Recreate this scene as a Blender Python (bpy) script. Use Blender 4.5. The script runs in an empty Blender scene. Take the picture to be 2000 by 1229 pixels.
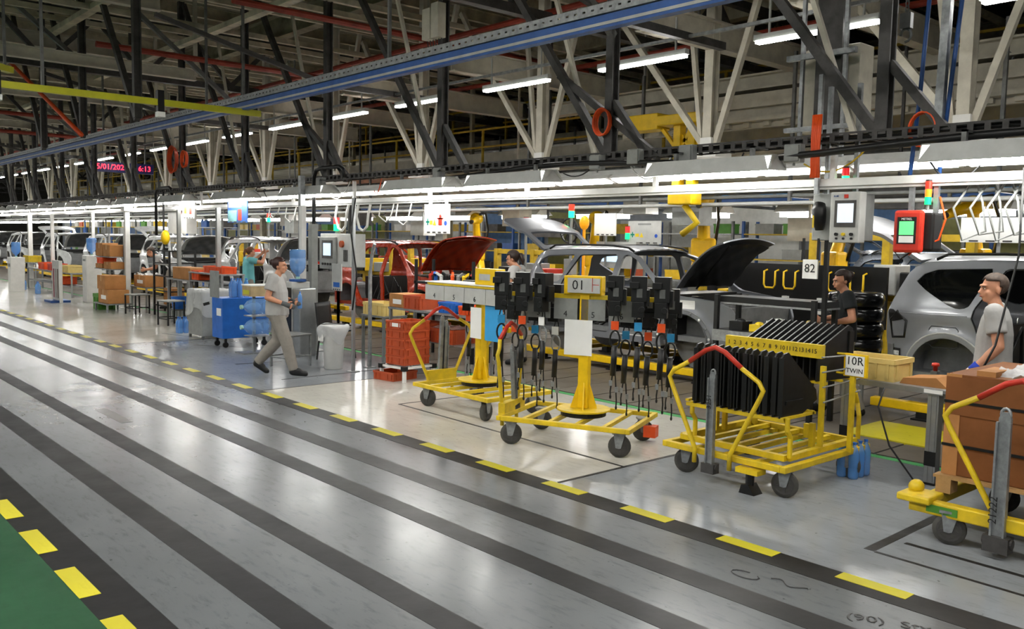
import bpy, math, random
from mathutils import Vector, Matrix
random.seed(7)
SC = bpy.context.scene
COL = SC.collection
PI = math.pi
# ------------------------------------------------------------------ camera
cd = bpy.data.cameras.new('camera'); cam = bpy.data.objects.new('camera', cd); COL.objects.link(cam)
cd.sensor_fit = 'HORIZONTAL'; cd.sensor_width = 36.0; cd.lens = 36.0 * 1717 / 2000; cd.clip_end = 300; cd.clip_start = 0.05
_r = Vector((0.74977923, -0.66142517, 0.01865063)); _u = Vector((0.04211626, 0.07583357, 0.99623064)); _b = Vector((-0.66034636, -0.74616755, 0.08471519))
cam.matrix_world = Matrix(((_r.x, _u.x, _b.x, 0), (_r.y, _u.y, _b.y, 0), (_r.z, _u.z, _b.z, 1.95), (0, 0, 0, 1)))
SC.camera = cam
# ------------------------------------------------------------------ world, exposure
w = bpy.data.worlds.new('world'); SC.world = w; w.use_nodes = True
w.node_tree.nodes['Background'].inputs[0].default_value = (0.5, 0.52, 0.5, 1); w.node_tree.nodes['Background'].inputs[1].default_value = 0.02
SC.view_settings.view_transform = 'Standard'; SC.view_settings.look = 'None'; SC.view_settings.exposure = 0.45; SC.view_settings.gamma = 1.0
SC.view_settings.use_curve_mapping = False
SC.cycles.use_denoising = True; SC.cycles.max_bounces = 5; SC.cycles.diffuse_bounces = 2; SC.cycles.glossy_bounces = 2; SC.cycles.transmission_bounces = 2; SC.cycles.use_adaptive_sampling = True; SC.cycles.adaptive_threshold = .1
SC.cycles.transparent_max_bounces = 5; SC.cycles.sample_clamp_indirect = 6.0; SC.cycles.caustics_reflective = False; SC.cycles.caustics_refractive = False
TUBE = 26.0          # strength of every fluorescent tube in the hall
# ------------------------------------------------------------------ materials
def L(c):
    c = c.lstrip('#'); r = []
    for i in (0, 2, 4):
        v = int(c[i:i+2], 16) / 255; r.append(v / 12.92 if v <= .04045 else ((v + .055) / 1.055) ** 2.4)
    return (*r, 1)
MC = {}
def mat(key, col='#808080', rough=.5, metal=0., var=.12, scale=6., bump=0., bscale=40., emit=0., trans=0., alpha=1., coat=0., dirt=None, ior=1.45):
    if key in MC: return MC[key]
    m = bpy.data.materials.new(key); m.use_nodes = True; nt = m.node_tree; N = nt.nodes; K = nt.links.new
    b = N['Principled BSDF']; c = L(col) if isinstance(col, str) else (*col, 1)
    b.inputs['Base Color'].default_value = c; b.inputs['Roughness'].default_value = rough; b.inputs['Metallic'].default_value = metal
    b.inputs['IOR'].default_value = ior
    if coat: b.inputs['Coat Weight'].default_value = coat; b.inputs['Coat Roughness'].default_value = .06
    if trans: b.inputs['Transmission Weight'].default_value = trans
    if alpha < 1: b.inputs['Alpha'].default_value = alpha
    if emit:
        b.inputs['Emission Color'].default_value = c; b.inputs['Emission Strength'].default_value = emit
    if var or bump:
        tc = N.new('ShaderNodeTexCoord'); n = N.new('ShaderNodeTexNoise'); n.inputs['Scale'].default_value = scale; n.inputs['Detail'].default_value = 5; n.inputs['Roughness'].default_value = .62
        K(tc.outputs['Object'], n.inputs['Vector'])
        if var:
            mr = N.new('ShaderNodeMapRange'); mr.inputs['From Min'].default_value = .3; mr.inputs['From Max'].default_value = .7
            mx = N.new('ShaderNodeMix'); mx.data_type = 'RGBA'
            d = L(dirt) if dirt else tuple(x * (1 - var * 2) for x in c[:3]) + (1,)
            e = c if dirt else tuple(min(1, x * (1 + var)) for x in c[:3]) + (1,)
            mx.inputs[6].default_value = d; mx.inputs[7].default_value = e
            mr.inputs['To Min'].default_value = (1 - min(1, var * 4)) if dirt else 0
            K(n.outputs[0], mr.inputs[0]); K(mr.outputs[0], mx.inputs[0]); K(mx.outputs[2], b.inputs['Base Color'])
            r2 = N.new('ShaderNodeMapRange'); r2.inputs['To Min'].default_value = min(1, rough * 1.25 + .03); r2.inputs['To Max'].default_value = rough * .85
            K(n.outputs[0], r2.inputs[0]); K(r2.outputs[0], b.inputs['Roughness'])
        if bump:
            n2 = N.new('ShaderNodeTexNoise'); n2.inputs['Scale'].default_value = bscale; n2.inputs['Detail'].default_value = 4
            K(tc.outputs['Object'], n2.inputs['Vector'])
            bp = N.new('ShaderNodeBump'); bp.inputs['Strength'].default_value = bump; bp.inputs['Distance'].default_value = .02
            K(n2.outputs[0], bp.inputs['Height']); K(bp.outputs[0], b.inputs['Normal'])
    MC[key] = m
    return m
def floor_mat(key, col, rough, mark=.5, streak=False):
    """worn epoxy: slow colour drift, scuffs, small dark specks, uneven gloss"""
    m = bpy.data.materials.new(key); m.use_nodes = True; nt = m.node_tree; N = nt.nodes; K = nt.links.new; b = N['Principled BSDF']; c = L(col)
    tc = N.new('ShaderNodeTexCoord')
    def noise(sc, det=4, vec=None, ro=.6):
        n = N.new('ShaderNodeTexNoise'); n.inputs['Scale'].default_value = sc; n.inputs['Detail'].default_value = det; n.inputs['Roughness'].default_value = ro
        K(vec or tc.outputs['Object'], n.inputs['Vector']); return n.outputs[0]
    def rng(i, a, b_, lo, hi):
        r = N.new('ShaderNodeMapRange'); r.inputs['From Min'].default_value = a; r.inputs['From Max'].default_value = b_; r.inputs['To Min'].default_value = lo; r.inputs['To Max'].default_value = hi
        K(i, r.inputs[0]); return r.outputs[0]
    def mix(f, a, b_):
        x = N.new('ShaderNodeMix'); x.data_type = 'RGBA'
        if hasattr(f, 'links'): K(f, x.inputs[0])
        for i, s in ((6, a), (7, b_)):
            if hasattr(s, 'links'): K(s, x.inputs[i])
            else: x.inputs[i].default_value = s
        return x.outputs[2]
    k = lambda s: tuple(v * s for v in c[:3]) + (1,)
    col1 = mix(rng(noise(.55), .35, .65, 0, 1), k(.86), k(1.1))
    mp = N.new('ShaderNodeMapping'); mp.inputs['Scale'].default_value = (1.6, .28, 1) if streak else (5, 1.2, 1); K(tc.outputs['Object'], mp.inputs['Vector'])
    col2 = mix(rng(noise(4, 6, mp.outputs[0], .7), .52, .72, 0, mark), col1, k(.5))
    sp = noise(17, 3, None, .5); col3 = mix(rng(sp, .70, .74, 0, .55), col2, k(.2))
    K(col3, b.inputs['Base Color'])
    K(rng(noise(2.3, 3), .15, .85, rough * .8, rough * 1.25), b.inputs['Roughness'])
    bp = N.new('ShaderNodeBump'); bp.inputs['Strength'].default_value = .14; bp.inputs['Distance'].default_value = .01
    K(noise(5.0, 3), bp.inputs['Height']); K(bp.outputs[0], b.inputs['Normal'])
    b.inputs['Specular IOR Level'].default_value = .17
    MC[key] = m; return m
def tube_mat(key, s, col=(1, .985, .95)):
    if key in MC: return MC[key]
    m = bpy.data.materials.new(key); m.use_nodes = True; N = m.node_tree.nodes; b = N['Principled BSDF']
    b.inputs['Base Color'].default_value = (.9, .9, .88, 1); b.inputs['Emission Color'].default_value = (*col, 1); b.inputs['Emission Strength'].default_value = s
    MC[key] = m; return m
# ------------------------------------------------------------------ mesh building
class G:
    def __init__(s): s.v = []; s.f = []
    def add(s, vs, fs):
        o = len(s.v); s.v += [tuple(p) for p in vs]; s.f += [tuple(i + o for i in f) for f in fs]; return s
    def box(s, x0, x1, y0, y1, z0, z1):
        return s.add([(x0,y0,z0),(x1,y0,z0),(x1,y1,z0),(x0,y1,z0),(x0,y0,z1),(x1,y0,z1),(x1,y1,z1),(x0,y1,z1)],
                     [(3,2,1,0),(4,5,6,7),(0,1,5,4),(1,2,6,5),(2,3,7,6),(3,0,4,7)])
    def cb(s, c, d): return s.box(c[0]-d[0]/2, c[0]+d[0]/2, c[1]-d[1]/2, c[1]+d[1]/2, c[2]-d[2]/2, c[2]+d[2]/2)
    def bar(s, p, q, w, h=None, up=(0, 0, 1)):
        p, q = Vector(p), Vector(q); d = (q - p).normalized(); up = Vector(up)
        if abs(d.dot(up)) > .98: up = Vector((1, 0, 0)) if abs(d.x) < .9 else Vector((0, 1, 0))
        a = d.cross(up).normalized() * (w / 2); c = a.cross(d).normalized() * ((h or w) / 2)
        vs = [p-a-c, p+a-c, p+a+c, p-a+c, q-a-c, q+a-c, q+a+c, q-a+c]
        return s.add(vs, [(3,2,1,0),(4,5,6,7),(0,1,5,4),(1,2,6,5),(2,3,7,6),(3,0,4,7)])
    def ibar(s, p, q, w, h, t=.012, up=(0, 0, 1)):      # I section: two flanges, one web
        p, q = Vector(p), Vector(q); d = (q - p).normalized(); up = Vector(up)
        if abs(d.dot(up)) > .98: up = Vector((1, 0, 0))
        a = d.cross(up).normalized(); c = a.cross(d).normalized()
        for k in (-1, 1): s.bar(p + c*k*(h/2), q + c*k*(h/2), w, t, c)
        return s.bar(p, q, t, h, c)
    def tube(s, pts, r, n=8, cap=True, closed=False):
        P = [Vector(p) for p in pts]; m = len(P); R = r if isinstance(r, (list, tuple)) else [r] * m
        rings = []; prev = None
        for i in range(m):
            if closed: d = P[(i+1) % m] - P[i-1]
            else: d = P[min(i+1, m-1)] - P[max(i-1, 0)]
            d = d.normalized() if d.length > 1e-9 else Vector((0, 0, 1))
            if prev is None:
                u = Vector((0, 0, 1)) if abs(d.z) < .9 else Vector((1, 0, 0)); a = d.cross(u).normalized()
            else:
                a = prev - d * prev.dot(d); a = a.normalized() if a.length > 1e-6 else d.orthogonal().normalized()
            prev = a; b = d.cross(a)
            rings.append([P[i] + (a * math.cos(2*PI*k/n) + b * math.sin(2*PI*k/n)) * R[i] for k in range(n)])
        o = len(s.v); s.v += [tuple(p) for rg in rings for p in rg]
        for i in range(m if closed else m - 1):
            j = (i + 1) % m
            for k in range(n): s.f.append((o+i*n+k, o+i*n+(k+1) % n, o+j*n+(k+1) % n, o+j*n+k))
        if cap and not closed:
            s.f.append(tuple(o+k for k in reversed(range(n)))); s.f.append(tuple(o+(m-1)*n+k for k in range(n)))
        return s
    def cyl(s, p, q, r, r2=None, n=12): return s.tube([p, q], [r, r if r2 is None else r2], n)
    def lathe(s, prof, n=16, o=(0, 0, 0), cap=True):
        k0 = len(s.v); m = len(prof)
        for r, z in prof:
            for k in range(n): s.v.append((o[0] + r*math.cos(2*PI*k/n), o[1] + r*math.sin(2*PI*k/n), o[2] + z))
        for i in range(m - 1):
            for k in range(n): s.f.append((k0+i*n+k, k0+i*n+(k+1) % n, k0+(i+1)*n+(k+1) % n, k0+(i+1)*n+k))
        if cap: s.f.append(tuple(k0+k for k in reversed(range(n)))); s.f.append(tuple(k0+(m-1)*n+k for k in range(n)))
        return s
    def prism(s, poly, ax, lo, hi):      # poly in the two remaining axes (in x,y,z order)
        def P(a, b, t): return (t, a, b) if ax == 'x' else ((a, t, b) if ax == 'y' else (a, b, t))
        n = len(poly); o = len(s.v)
        s.v += [P(a, b, lo) for a, b in poly] + [P(a, b, hi) for a, b in poly]
        s.f += [tuple(o+i for i in reversed(range(n))), tuple(o+n+i for i in range(n))] + [(o+i, o+(i+1) % n, o+n+(i+1) % n, o+n+i) for i in range(n)]
        return s
    def ell(s, c, r, nu=12, nv=8):
        o = len(s.v); c = Vector(c)
        for j in range(1, nv):
            t = PI*j/nv
            for i in range(nu): s.v.append((c.x + r[0]*math.sin(t)*math.cos(2*PI*i/nu), c.y + r[1]*math.sin(t)*math.sin(2*PI*i/nu), c.z + r[2]*math.cos(t)))
        s.v += [(c.x, c.y, c.z + r[2]), (c.x, c.y, c.z - r[2])]; T, B = o+(nv-1)*nu, o+(nv-1)*nu+1
        for j in range(nv - 2):
            for i in range(nu): s.f.append((o+j*nu+i, o+(j+1)*nu+i, o+(j+1)*nu+(i+1) % nu, o+j*nu+(i+1) % nu))
        for i in range(nu): s.f += [(T, o+i, o+(i+1) % nu), (B, o+(nv-2)*nu+(i+1) % nu, o+(nv-2)*nu+i)]
        return s
    def grid(s, fn, nu, nv):
        o = len(s.v)
        for j in range(nv + 1):
            for i in range(nu + 1): s.v.append(tuple(fn(i / nu, j / nv)))
        for j in range(nv):
            for i in range(nu): a = o + j*(nu+1) + i; s.f.append((a, a+1, a+nu+2, a+nu+1))
        return s
    def xf(s, M, i0=0):
        for i in range(i0, len(s.v)): s.v[i] = tuple(M @ Vector(s.v[i]))
        return s
    def mesh(s, name, m, smooth=False):
        me = bpy.data.meshes.new(name); me.from_pydata(s.v, [], s.f); me.update()
        if m is not None: me.materials.append(m)
        if smooth:
            me.polygons.foreach_set('use_smooth', [True] * len(me.polygons))
        return me
    def out(s, name, m, parent=None, smooth=False, bevel=0, loc=None, rz=0, solid=0, sub=0, kind=None):
        o = bpy.data.objects.new(name, s.mesh(name, m, smooth)); COL.objects.link(o)
        if parent is not None: o.parent = parent
        if loc is not None: o.location = loc
        if rz: o.rotation_euler.z = rz
        if solid:
            md = o.modifiers.new('solidify', 'SOLIDIFY'); md.thickness = solid; md.offset = 0
        if bevel:
            md = o.modifiers.new('bevel', 'BEVEL'); md.width = bevel; md.segments = 2; md.limit_method = 'ANGLE'; md.angle_limit = .7
        if sub:
            md = o.modifiers.new('subsurf', 'SUBSURF'); md.levels = sub; md.render_levels = sub
        if kind: o['kind'] = kind
        return o
def thing(name, label, cat, loc=(0, 0, 0), rz=0, group=None):
    o = bpy.data.objects.new(name, None); COL.objects.link(o); o.location = loc; o.rotation_euler.z = rz; o.empty_display_size = .1
    o['label'] = label; o['category'] = cat
    if group: o['group'] = group
    return o
_O1 = 'first second third fourth fifth sixth seventh eighth ninth tenth eleventh twelfth thirteenth fourteenth fifteenth sixteenth seventeenth eighteenth nineteenth'.split(); _T = 'twent thirt fort fift sixt'.split()
def ordw(k):          # 0 -> first
    n = k + 1
    if n < 20: return _O1[n-1]
    return _T[n//10-2] + ('ieth' if n % 10 == 0 else 'y-' + _O1[n % 10 - 1])
def tag(o, label, cat, group=None):
    o['label'] = label; o['category'] = cat
    if group: o['group'] = group
    return o
def struct(name, g, m, smooth=False, **kw):
    o = g.out(name, m, None, smooth, **kw); o['kind'] = 'structure'; return o
def inst(name, me, parent, loc=(0, 0, 0), rz=0, sc=None, rot=None):
    o = bpy.data.objects.new(name, me); COL.objects.link(o)
    if parent is not None: o.parent = parent
    o.location = loc
    if rot: o.rotation_euler = rot
    elif rz: o.rotation_euler.z = rz
    if sc: o.scale = sc
    return o
def dup(root, loc, rz=None, label=None):
    def cp(o, par):
        c = o.copy(); COL.objects.link(c)
        if par is not None: c.parent = par
        for ch in list(o.children): cp(ch, c)
        return c
    r = cp(root, None); r.location = loc
    if rz is not None: r.rotation_euler.z = rz
    if label: r['label'] = label
    return r
TXT = {}
def text(body, size, m, parent, loc, rot, name='lettering', ext=.001, align='CENTER'):
    k = (body, size, m.name, ext, align)
    if k not in TXT:
        cu = bpy.data.curves.new(name, 'FONT'); cu.body = body; cu.size = size; cu.extrude = ext; cu.align_x = align; cu.align_y = 'CENTER'; cu.resolution_u = 2
        tmp = bpy.data.objects.new('tmp_text', cu); me = bpy.data.meshes.new_from_object(tmp); me.materials.clear(); me.materials.append(m)
        bpy.data.objects.remove(tmp); bpy.data.curves.remove(cu); TXT[k] = me
    return inst(name, TXT[k], parent, loc, rot=rot)
def catenary(p, q, sag, n=10):
    p, q = Vector(p), Vector(q)
    return [p.lerp(q, i/n) - Vector((0, 0, sag * 4 * (i/n) * (1 - i/n))) for i in range(n + 1)]
FACE = (PI/2, 0, -PI/2)          # lettering that faces -X, towards the aisle
# common materials
YEL = mat('yellow paint', '#e6c41c', .42, var=.14, scale=9, dirt='#a08a2c'); YELB = mat('bright yellow paint', '#efc412', .4, var=.08)
RED = mat('red paint', '#c4321f', .4, var=.12); BLK = mat('black plastic', '#141414', .38, var=.2); BLKM = mat('black steel', '#1f2020', .45, metal=.3, var=.2)
RUB = mat('rubber', '#4b4a45', .7, var=.2); GREY = mat('grey paint', '#8b8d8a', .45, var=.1); LGREY = mat('light grey paint', '#b9bab6', .42, var=.07)
ALU = mat('aluminium', '#a9acad', .34, metal=.75, var=.08); GALV = mat('galvanised steel', '#9a9d9e', .4, metal=.6, var=.18, scale=14); DKS = mat('dark steel', '#4a4846', .5, metal=.25, var=.2)
STL = mat('steel grey', '#6f706e', .42, metal=.45, var=.2); WHT = mat('white paint', '#e2e1dc', .4, var=.05); CREAM = mat('cream steel paint', '#c9c3b2', .5, var=.12, scale=3)
BLUE = mat('blue plastic', '#1f66c0', .4, var=.08); NAVY = mat('blue steel', '#27508f', .45, var=.12); ORG = mat('orange plastic', '#e8541c', .42, var=.08)
BRICK = mat('brown orange plastic', '#b04a25', .45, var=.1); CARD = mat('cardboard', '#b07a45', .75, var=.1, scale=4); CARD2 = mat('brown cardboard', '#7c4a20', .75, var=.1, scale=3)
PAPER = mat('paper', '#eeeeea', .6, var=.02); WOOD = mat('pallet wood', '#b08a58', .7, var=.18, scale=5); BEIGE = mat('beige plastic', '#dcc278', .45, var=.06)
GREEN = mat('green plastic', '#4f8a2f', .5, var=.1); INK = mat('ink', '#161616', .6, var=0); DARKOLIVE = mat('dark olive', '#3b3a2c', .6, var=.2)
CLEAR = mat('clear film', '#dfe4e6', .18, var=0, alpha=.32, bump=.5, bscale=14); BAGW = mat('milky film', '#e6e8e8', .3, var=.04, alpha=.6, bump=.5, bscale=18)
BOT = mat('blue bottle plastic', '#5fa0ea', .12, var=0, alpha=.55, coat=.4); BOTC = mat('clear bottle plastic', '#8fbcf0', .08, var=0, alpha=.4, coat=.5)
GLS = mat('dark glass', '#0a0c0d', .06, var=0, coat=.5)
TUBEM = tube_mat('fluorescent tube', TUBE); TUBEH = tube_mat('rig tube', TUBE * 1.4); TUBEB = tube_mat('back row tube', TUBE * .55); TUBEFILL = tube_mat('wide fill tube', TUBE * 1.4)  # the last one glows only in the added fill rows
# ------------------------------------------------------------------ floor
F_GREY = floor_mat('floor epoxy', '#626567', .23, .6); F_PALE = floor_mat('pale floor epoxy', '#c4c1b7', .15, .4); F_STR = floor_mat('dark lane strip', '#1e1e1f', .4, .3, True)
F_BLK = floor_mat('black tape', '#161617', .42, .3, True); F_YEL = floor_mat('yellow tape', '#c2b72c', .4, .25); F_GRN = floor_mat('green floor paint', '#1e4a2e', .4, .4); F_GLN = mat('green floor line', '#3f9a52', .45)
F_PLT = floor_mat('worn conveyor plate', '#665f57', .36, .6); F_LIN = mat('black floor line', '#252525', .5, var=.2)
floor = struct('floor', G().box(-20, 36, -9, 95, -.12, 0), F_GREY)
def patch(name, x0, x1, y0, y1, h, m): return G().box(x0, x1, y0, y1, -.01, h).out(name, m, floor)
patch('floor_zone', 4.9, 7.86, 4.96, 10.26, .0012, F_PALE); patch('floor_zone', 4.9, 7.86, 16.0, 60, .0012, F_PALE)
F_BLU = floor_mat('blue grey floor epoxy', '#8c9094', .15); patch('floor_zone', 4.9, 7.86, -4, 4.94, .0011, F_BLU); patch('floor_zone', 4.9, 7.86, 10.28, 15.98, .0011, F_BLU)
patch('walkway_paint', -20, 1.30, -9, 90, .002, F_GRN)
for x0, x1 in ((4.02, 4.22), (3.44, 3.63), (2.56, 2.74), (1.96, 2.16)): patch('lane_strip', x0, x1, -4, 90, .002, F_STR)
patch('lane_strip', 2.9, 3.02, 9.3, 10.2, .002, floor_mat('faint strip', '#616160', .3, .3))
patch('border_tape', 4.67, 4.90, -4, 90, .002, F_BLK); patch('border_tape', 1.30, 1.57, -4, 90, .0025, F_BLK)
me = G().box(-.055, .055, -.21, .21, 0, .0042).mesh('tape_dash', F_YEL); me2 = G().box(-.055, .055, -.25, .25, 0, .0042).mesh('tape_dash', F_YEL)
for k in range(-2, 40): inst('tape_dash', me, floor, (4.845, 3.97 + .842 * k, 0))
for k in range(-1, 9): inst('tape_dash', me2, floor, (1.355, 5.15 + .845 * k, 0))
def fline(x0, y0, x1, y1, w=.03, m=F_LIN, h=.003): G().bar((x0, y0, 0), (x1, y1, 0), w, h * 2).out('floor_line', m, floor)
fline(5.78, 8.5, 5.72, 4.95); fline(5.78, 8.5, 7.8, 8.45); fline(4.92, 4.95, 7.8, 4.97, .035); fline(5.4, 2.59, 6.6, 2.61, .07); fline(5.4, 2.55, 5.3, -1, .03); fline(5.72, 2.5, 5.6, -1, .04)
fline(4.9, 10.26, 7.8, 10.3, .03); fline(5.5, 10.9, 7.4, 10.95, .03); fline(5.6, 12.6, 6.3, 12.5, .05); fline(6.0, 15.2, 6.6, 14.4, .03); fline(6.2, 17.3, 6.5, 16.2, .03); fline(4.9, 15.98, 7.7, 16, .02)
G().box(7.86, 7.96, -4, 90, -.01, .003).out('floor_line', F_GLN, floor)
# conveyor plates, each slab with its joint
for k in range(70):
    y0 = -3 + k * .62
    G().box(7.98, 12.9, y0 + .012, y0 + .608, -.02, .006 + .002 * (k % 3)).out('conveyor_plate', F_PLT, floor)
G().box(7.96, 13, 40.4, 90, -.02, .006).out('conveyor_bed', F_PLT, floor)
G().box(8.6, 9.5, 3.6, 4.5, 0, .02).out('yellow_plate', F_YEL, floor)
HAND = mat('floor pen', '#3a3a3a', .6, var=0)
text('(90)  Sty', .12, HAND, floor, (4.42, 2.0, .003), (0, 0, -1.1), 'handwriting', .0005)
G().tube([(4.4 + .05*math.cos(a*.5), 2.85 + .09*math.sin(a*.5), .003) for a in range(12)], .004, 4).out('pen_mark', HAND, floor)
G().tube([(4.47 + .03*math.sin(a*.7), 2.72 - a*.02, .003) for a in range(12)], .004, 4).out('pen_mark', HAND, floor)
# ------------------------------------------------------------------ hall shell
WALLM = mat('hall wall', '#4b4a42', .8, var=.15, scale=.8); DECK = mat('roof deck', '#86826f', .8, var=.2, scale=.5)
struct('wall_far', G().box(-20, 36, 94.8, 95, 0, 8), WALLM); struct('wall_back', G().box(-20, 36, -9.2, -9, 0, 8), WALLM)
struct('wall_right', G().box(36, 36.2, -9, 95, 0, 8), WALLM); struct('wall_left', G().box(-20.2, -20, -9, 95, 0, 8), WALLM)
ceiling = struct('ceiling', G().box(-20, 36, -9, 95, 7.8, 8), DECK)
PUR = mat('purlin paint', '#cbc3aa', .6, var=.25, scale=2); PUR2 = mat('roof beam paint', '#a39d87', .55, var=.25, scale=2); RPIPE = mat('red pipe', '#8f3524', .5, var=.15)
me = G().ibar((-20, 0, 0), (36, 0, 0), .12, .26, .02).mesh('purlin', PUR)
for k in range(52): inst('purlin', me, ceiling, (0, -2 + 1.6 * k, 7.4 + .05 * (k % 2)))
me = G().ibar((0, -9, 0), (0, 95, 0), .26, .5, .03).mesh('roof_beam', PUR2)
me2_ = G().box(-20, 36, -.05, .05, 0, .1).mesh('purlin', PUR)
for k in range(64): inst('purlin', me2_, ceiling, (0, -1 + 1.25 * k, 6.05 + .12 * (k % 3)))
me = G().ibar((0, -9, 0), (0, 95, 0), .26, .5, .03).mesh('roof_beam', PUR2)
for x in (-14, -8, -2, 4, 10, 16, 22, 28): inst('roof_beam', me, ceiling, (x, 0, 6.9))
# lattice girders across the hall
g = G(); g.bar((-20, 0, 6.55), (36, 0, 6.55), .16, .14); g.bar((-20, 0, 5.4), (36, 0, 5.4), .16, .14)
chord = g.mesh('girder_chord', DKS)
g = G()
for k in range(28): g.bar((-20 + 2*k, 0, 6.5), (-19 + 2*k, 0, 5.45), .09); g.bar((-19 + 2*k, 0, 5.45), (-18 + 2*k, 0, 6.5), .09)
web = g.mesh('girder_web', DKS)
for k in range(9):
    t = inst('roof_girder', chord, ceiling, (0, 10.2 + 10.2 * k, 0)); inst('girder_web', web, t)
# cream ducts and beams seen under the roof at the far end of the aisle
for y, x0, x1, z, h, mm in ((12.4, -6, 5, 5.9, .2, CREAM), (16.6, -6, 6, 6.1, .24, CREAM), (21, -5, 7, 6.0, .3, CREAM), (24.5, 1, 9, 5.8, .22, PUR), (28.5, 0, 9, 6.3, .3, CREAM), (33, 0, 10, 6.1, .3, PUR), (38, 0, 12, 6.4, .35, CREAM), (44, 0, 13, 6.2, .3, PUR), (50, 0, 15, 6.4, .4, CREAM)):
    G().ibar((x0, y, z), (x1, y, z), h * .7, h, .02).out('cross_beam', mm, ceiling)
for y, x0, x1, z in ((18.5, 2.6, 7.4, 5.25), (22.5, 3.5, 8, 5.1), (25.5, 3.2, 9, 5.5), (29.5, 4, 10, 5.3), (34.5, 4, 11, 5.6), (40.5, 5, 12, 5.7)):
    G().ibar((x0, y, z), (x1, y, z), .16, .2, .02).bar((x0, y + .4, z + .1), (x1, y + .4, z + .1), .1, .1).bar((x0, y, z), (x0, y, 7), .07).bar((x1, y, z), (x1, y, 7), .07).out('cross_beam', CREAM, ceiling)
for y, z, x0, x1 in ((27, 5.1, 0, 7), (30, 4.9, 0, 8.6), (13.5, 5.6, 6, 14), (17, 5.3, 5, 14)):
    G().cyl((x0, y, z), (x1, y, z), .055, n=8).out('sprinkler_pipe', RPIPE, ceiling)
for x, z, y0, y1 in ((9.7, 5.5, 4, 60), (3.0, 6.0, 5, 60), (12.4, 5.3, 2, 60)):
    G().cyl((x, y0, z), (x, y1, z), .05, n=8).out('sprinkler_pipe', RPIPE if x > 3 else PUR2, ceiling)
# pale longitudinal joists
for x, z in ((.6, 6.2), (2.2, 6.3), (5.2, 6.1), (7.2, 5.9)):
    G().bar((x, 2, z), (x, 80, z), .16, .1).out('roof_joist', PUR, ceiling)
# hanger frames over the near line: column, long brace, short brace (every 3.38 m)
gc = G().ibar((0, 0, 2.98), (0, 0, 7.3), .11, .11, .02).mesh('column', DKS)
ga = G().bar((0, .02, 2.95), (0, 2.25, 5.85), .09, .09).bar((0, 2.25, 5.85), (0, 3.2, 7.2), .09, .09).mesh('brace', DKS)
gb = G().bar((0, -.04, 3.62), (0, -.62, 2.92), .08, .08).mesh('brace', DKS)
gs = G().bar((.05, .3, 3.0), (.05, 1.55, 6.4), .05, .05).mesh('brace', CREAM)
gd = G().bar((0, .9, 4.05), (0, -.75, 2.92), .08, .08).mesh('brace', DKS)
gx_ = G().bar((0, 0, 4.62), (2.2, 0, 4.62), .1, .1).bar((-3, 0, 5.3), (0, 0, 4.62), .07, .07).mesh('cross_arm', DKS)
gk = G().bar((0, 0, 4.4), (-2.4, 0, 6.3), .08, .08).mesh('brace', STL)
for k in range(22):
    y = 3.92 + 3.38 * k
    f = inst('hanger_frame', gc, ceiling, (8, y, 0)); inst('brace', ga, f); inst('brace', gb, f); inst('brace', gs, f)
    if k % 2: inst('brace', gd, f); inst('cross_arm', gx_, f)
    if k % 3 == 1: inst('brace', gk, f)
# a second, plainer row of hangers over the aisle edge, further down the hall
for k in range(16):
    y = 15.5 + 3.6 * k
    f = inst('hanger_frame', gc, ceiling, (5.2 + .15 * (k % 3), y, .9)); inst('brace', ga, f)
    if k % 2: inst('brace', gk, f)
# white hanger trees over the cars
gw = G().ibar((0, 0, 3.35), (0, 0, 7.3), .15, .15, .02).mesh('column', CREAM)
w1 = G().bar((0, .1, 3.42), (0, 1.75, 5.45), .09).bar((0, .14, 3.42), (0, .45, 5.6), .07).bar((0, -.1, 3.4), (0, -.62, 5.0), .085).bar((0, -.62, 5.0), (0, -1.1, 6.6), .085).bar((0, 1.75, 5.45), (0, 2.4, 6.4), .09)
w1m = w1.mesh('brace', CREAM); wb = G().box(-.2, .2, -.26, .26, 3.22, 3.36).box(-.1, .1, -.1, .1, 3.36, 3.52).mesh('foot_plate', WHT)
for k in range(14):
    f = inst('hanger_tree', gw, ceiling, (11, 4.4 + 3.65 * k, 0)); inst('brace', w1m, f); inst('foot_plate', wb, f)
for k, y in enumerate((2.2, 5.8, 8.0, 12.2, 15.8, 19.5, 23.2, 27, 31)):
    G().ibar((9.3, y, 5), (14.2, y, 5), .2, .38, .02).out('cross_beam', CREAM, ceiling)
# big cream conveyor girder beyond the cars
g = G(); g.ibar((13.5, -4, 4.76), (13.5, 14.7, 4.76), .3, .24, .03); g.out('conveyor_girder', CREAM, ceiling)
g = G(); g.box(13.35, 13.75, -4, 12, 4.32, 4.56); g.box(13.5, 13.6, -4, 12, 3.98, 4.32); g.box(13.3, 13.9, -4, 12, 4.08, 4.14)
for k in range(40): g.box(13.42, 13.5, -3.8 + .4*k, -3.68 + .4*k, 4.0, 4.08)
g.out('conveyor_girder', CREAM, ceiling)
for y in (0.5, 4.9, 7.2, 9.9):
    g = G(); g.tube([(13.5, y + .1*math.cos(a*PI/6), 4.62 + .09*math.sin(a*PI/6)) for a in range(12)], .02, 6, closed=True); g.bar((13.5, y, 4.55), (13.5, y, 4.7), .06); g.out('trolley_hook', STL, ceiling)
for z, x in ((3.55, 16.5), (3.9, 15.2), (4.4, 19)):
    G().box(x, x + 2.6, -4, 26, z, z + .35).out('duct', CREAM if x < 19 else PUR, ceiling)
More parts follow.
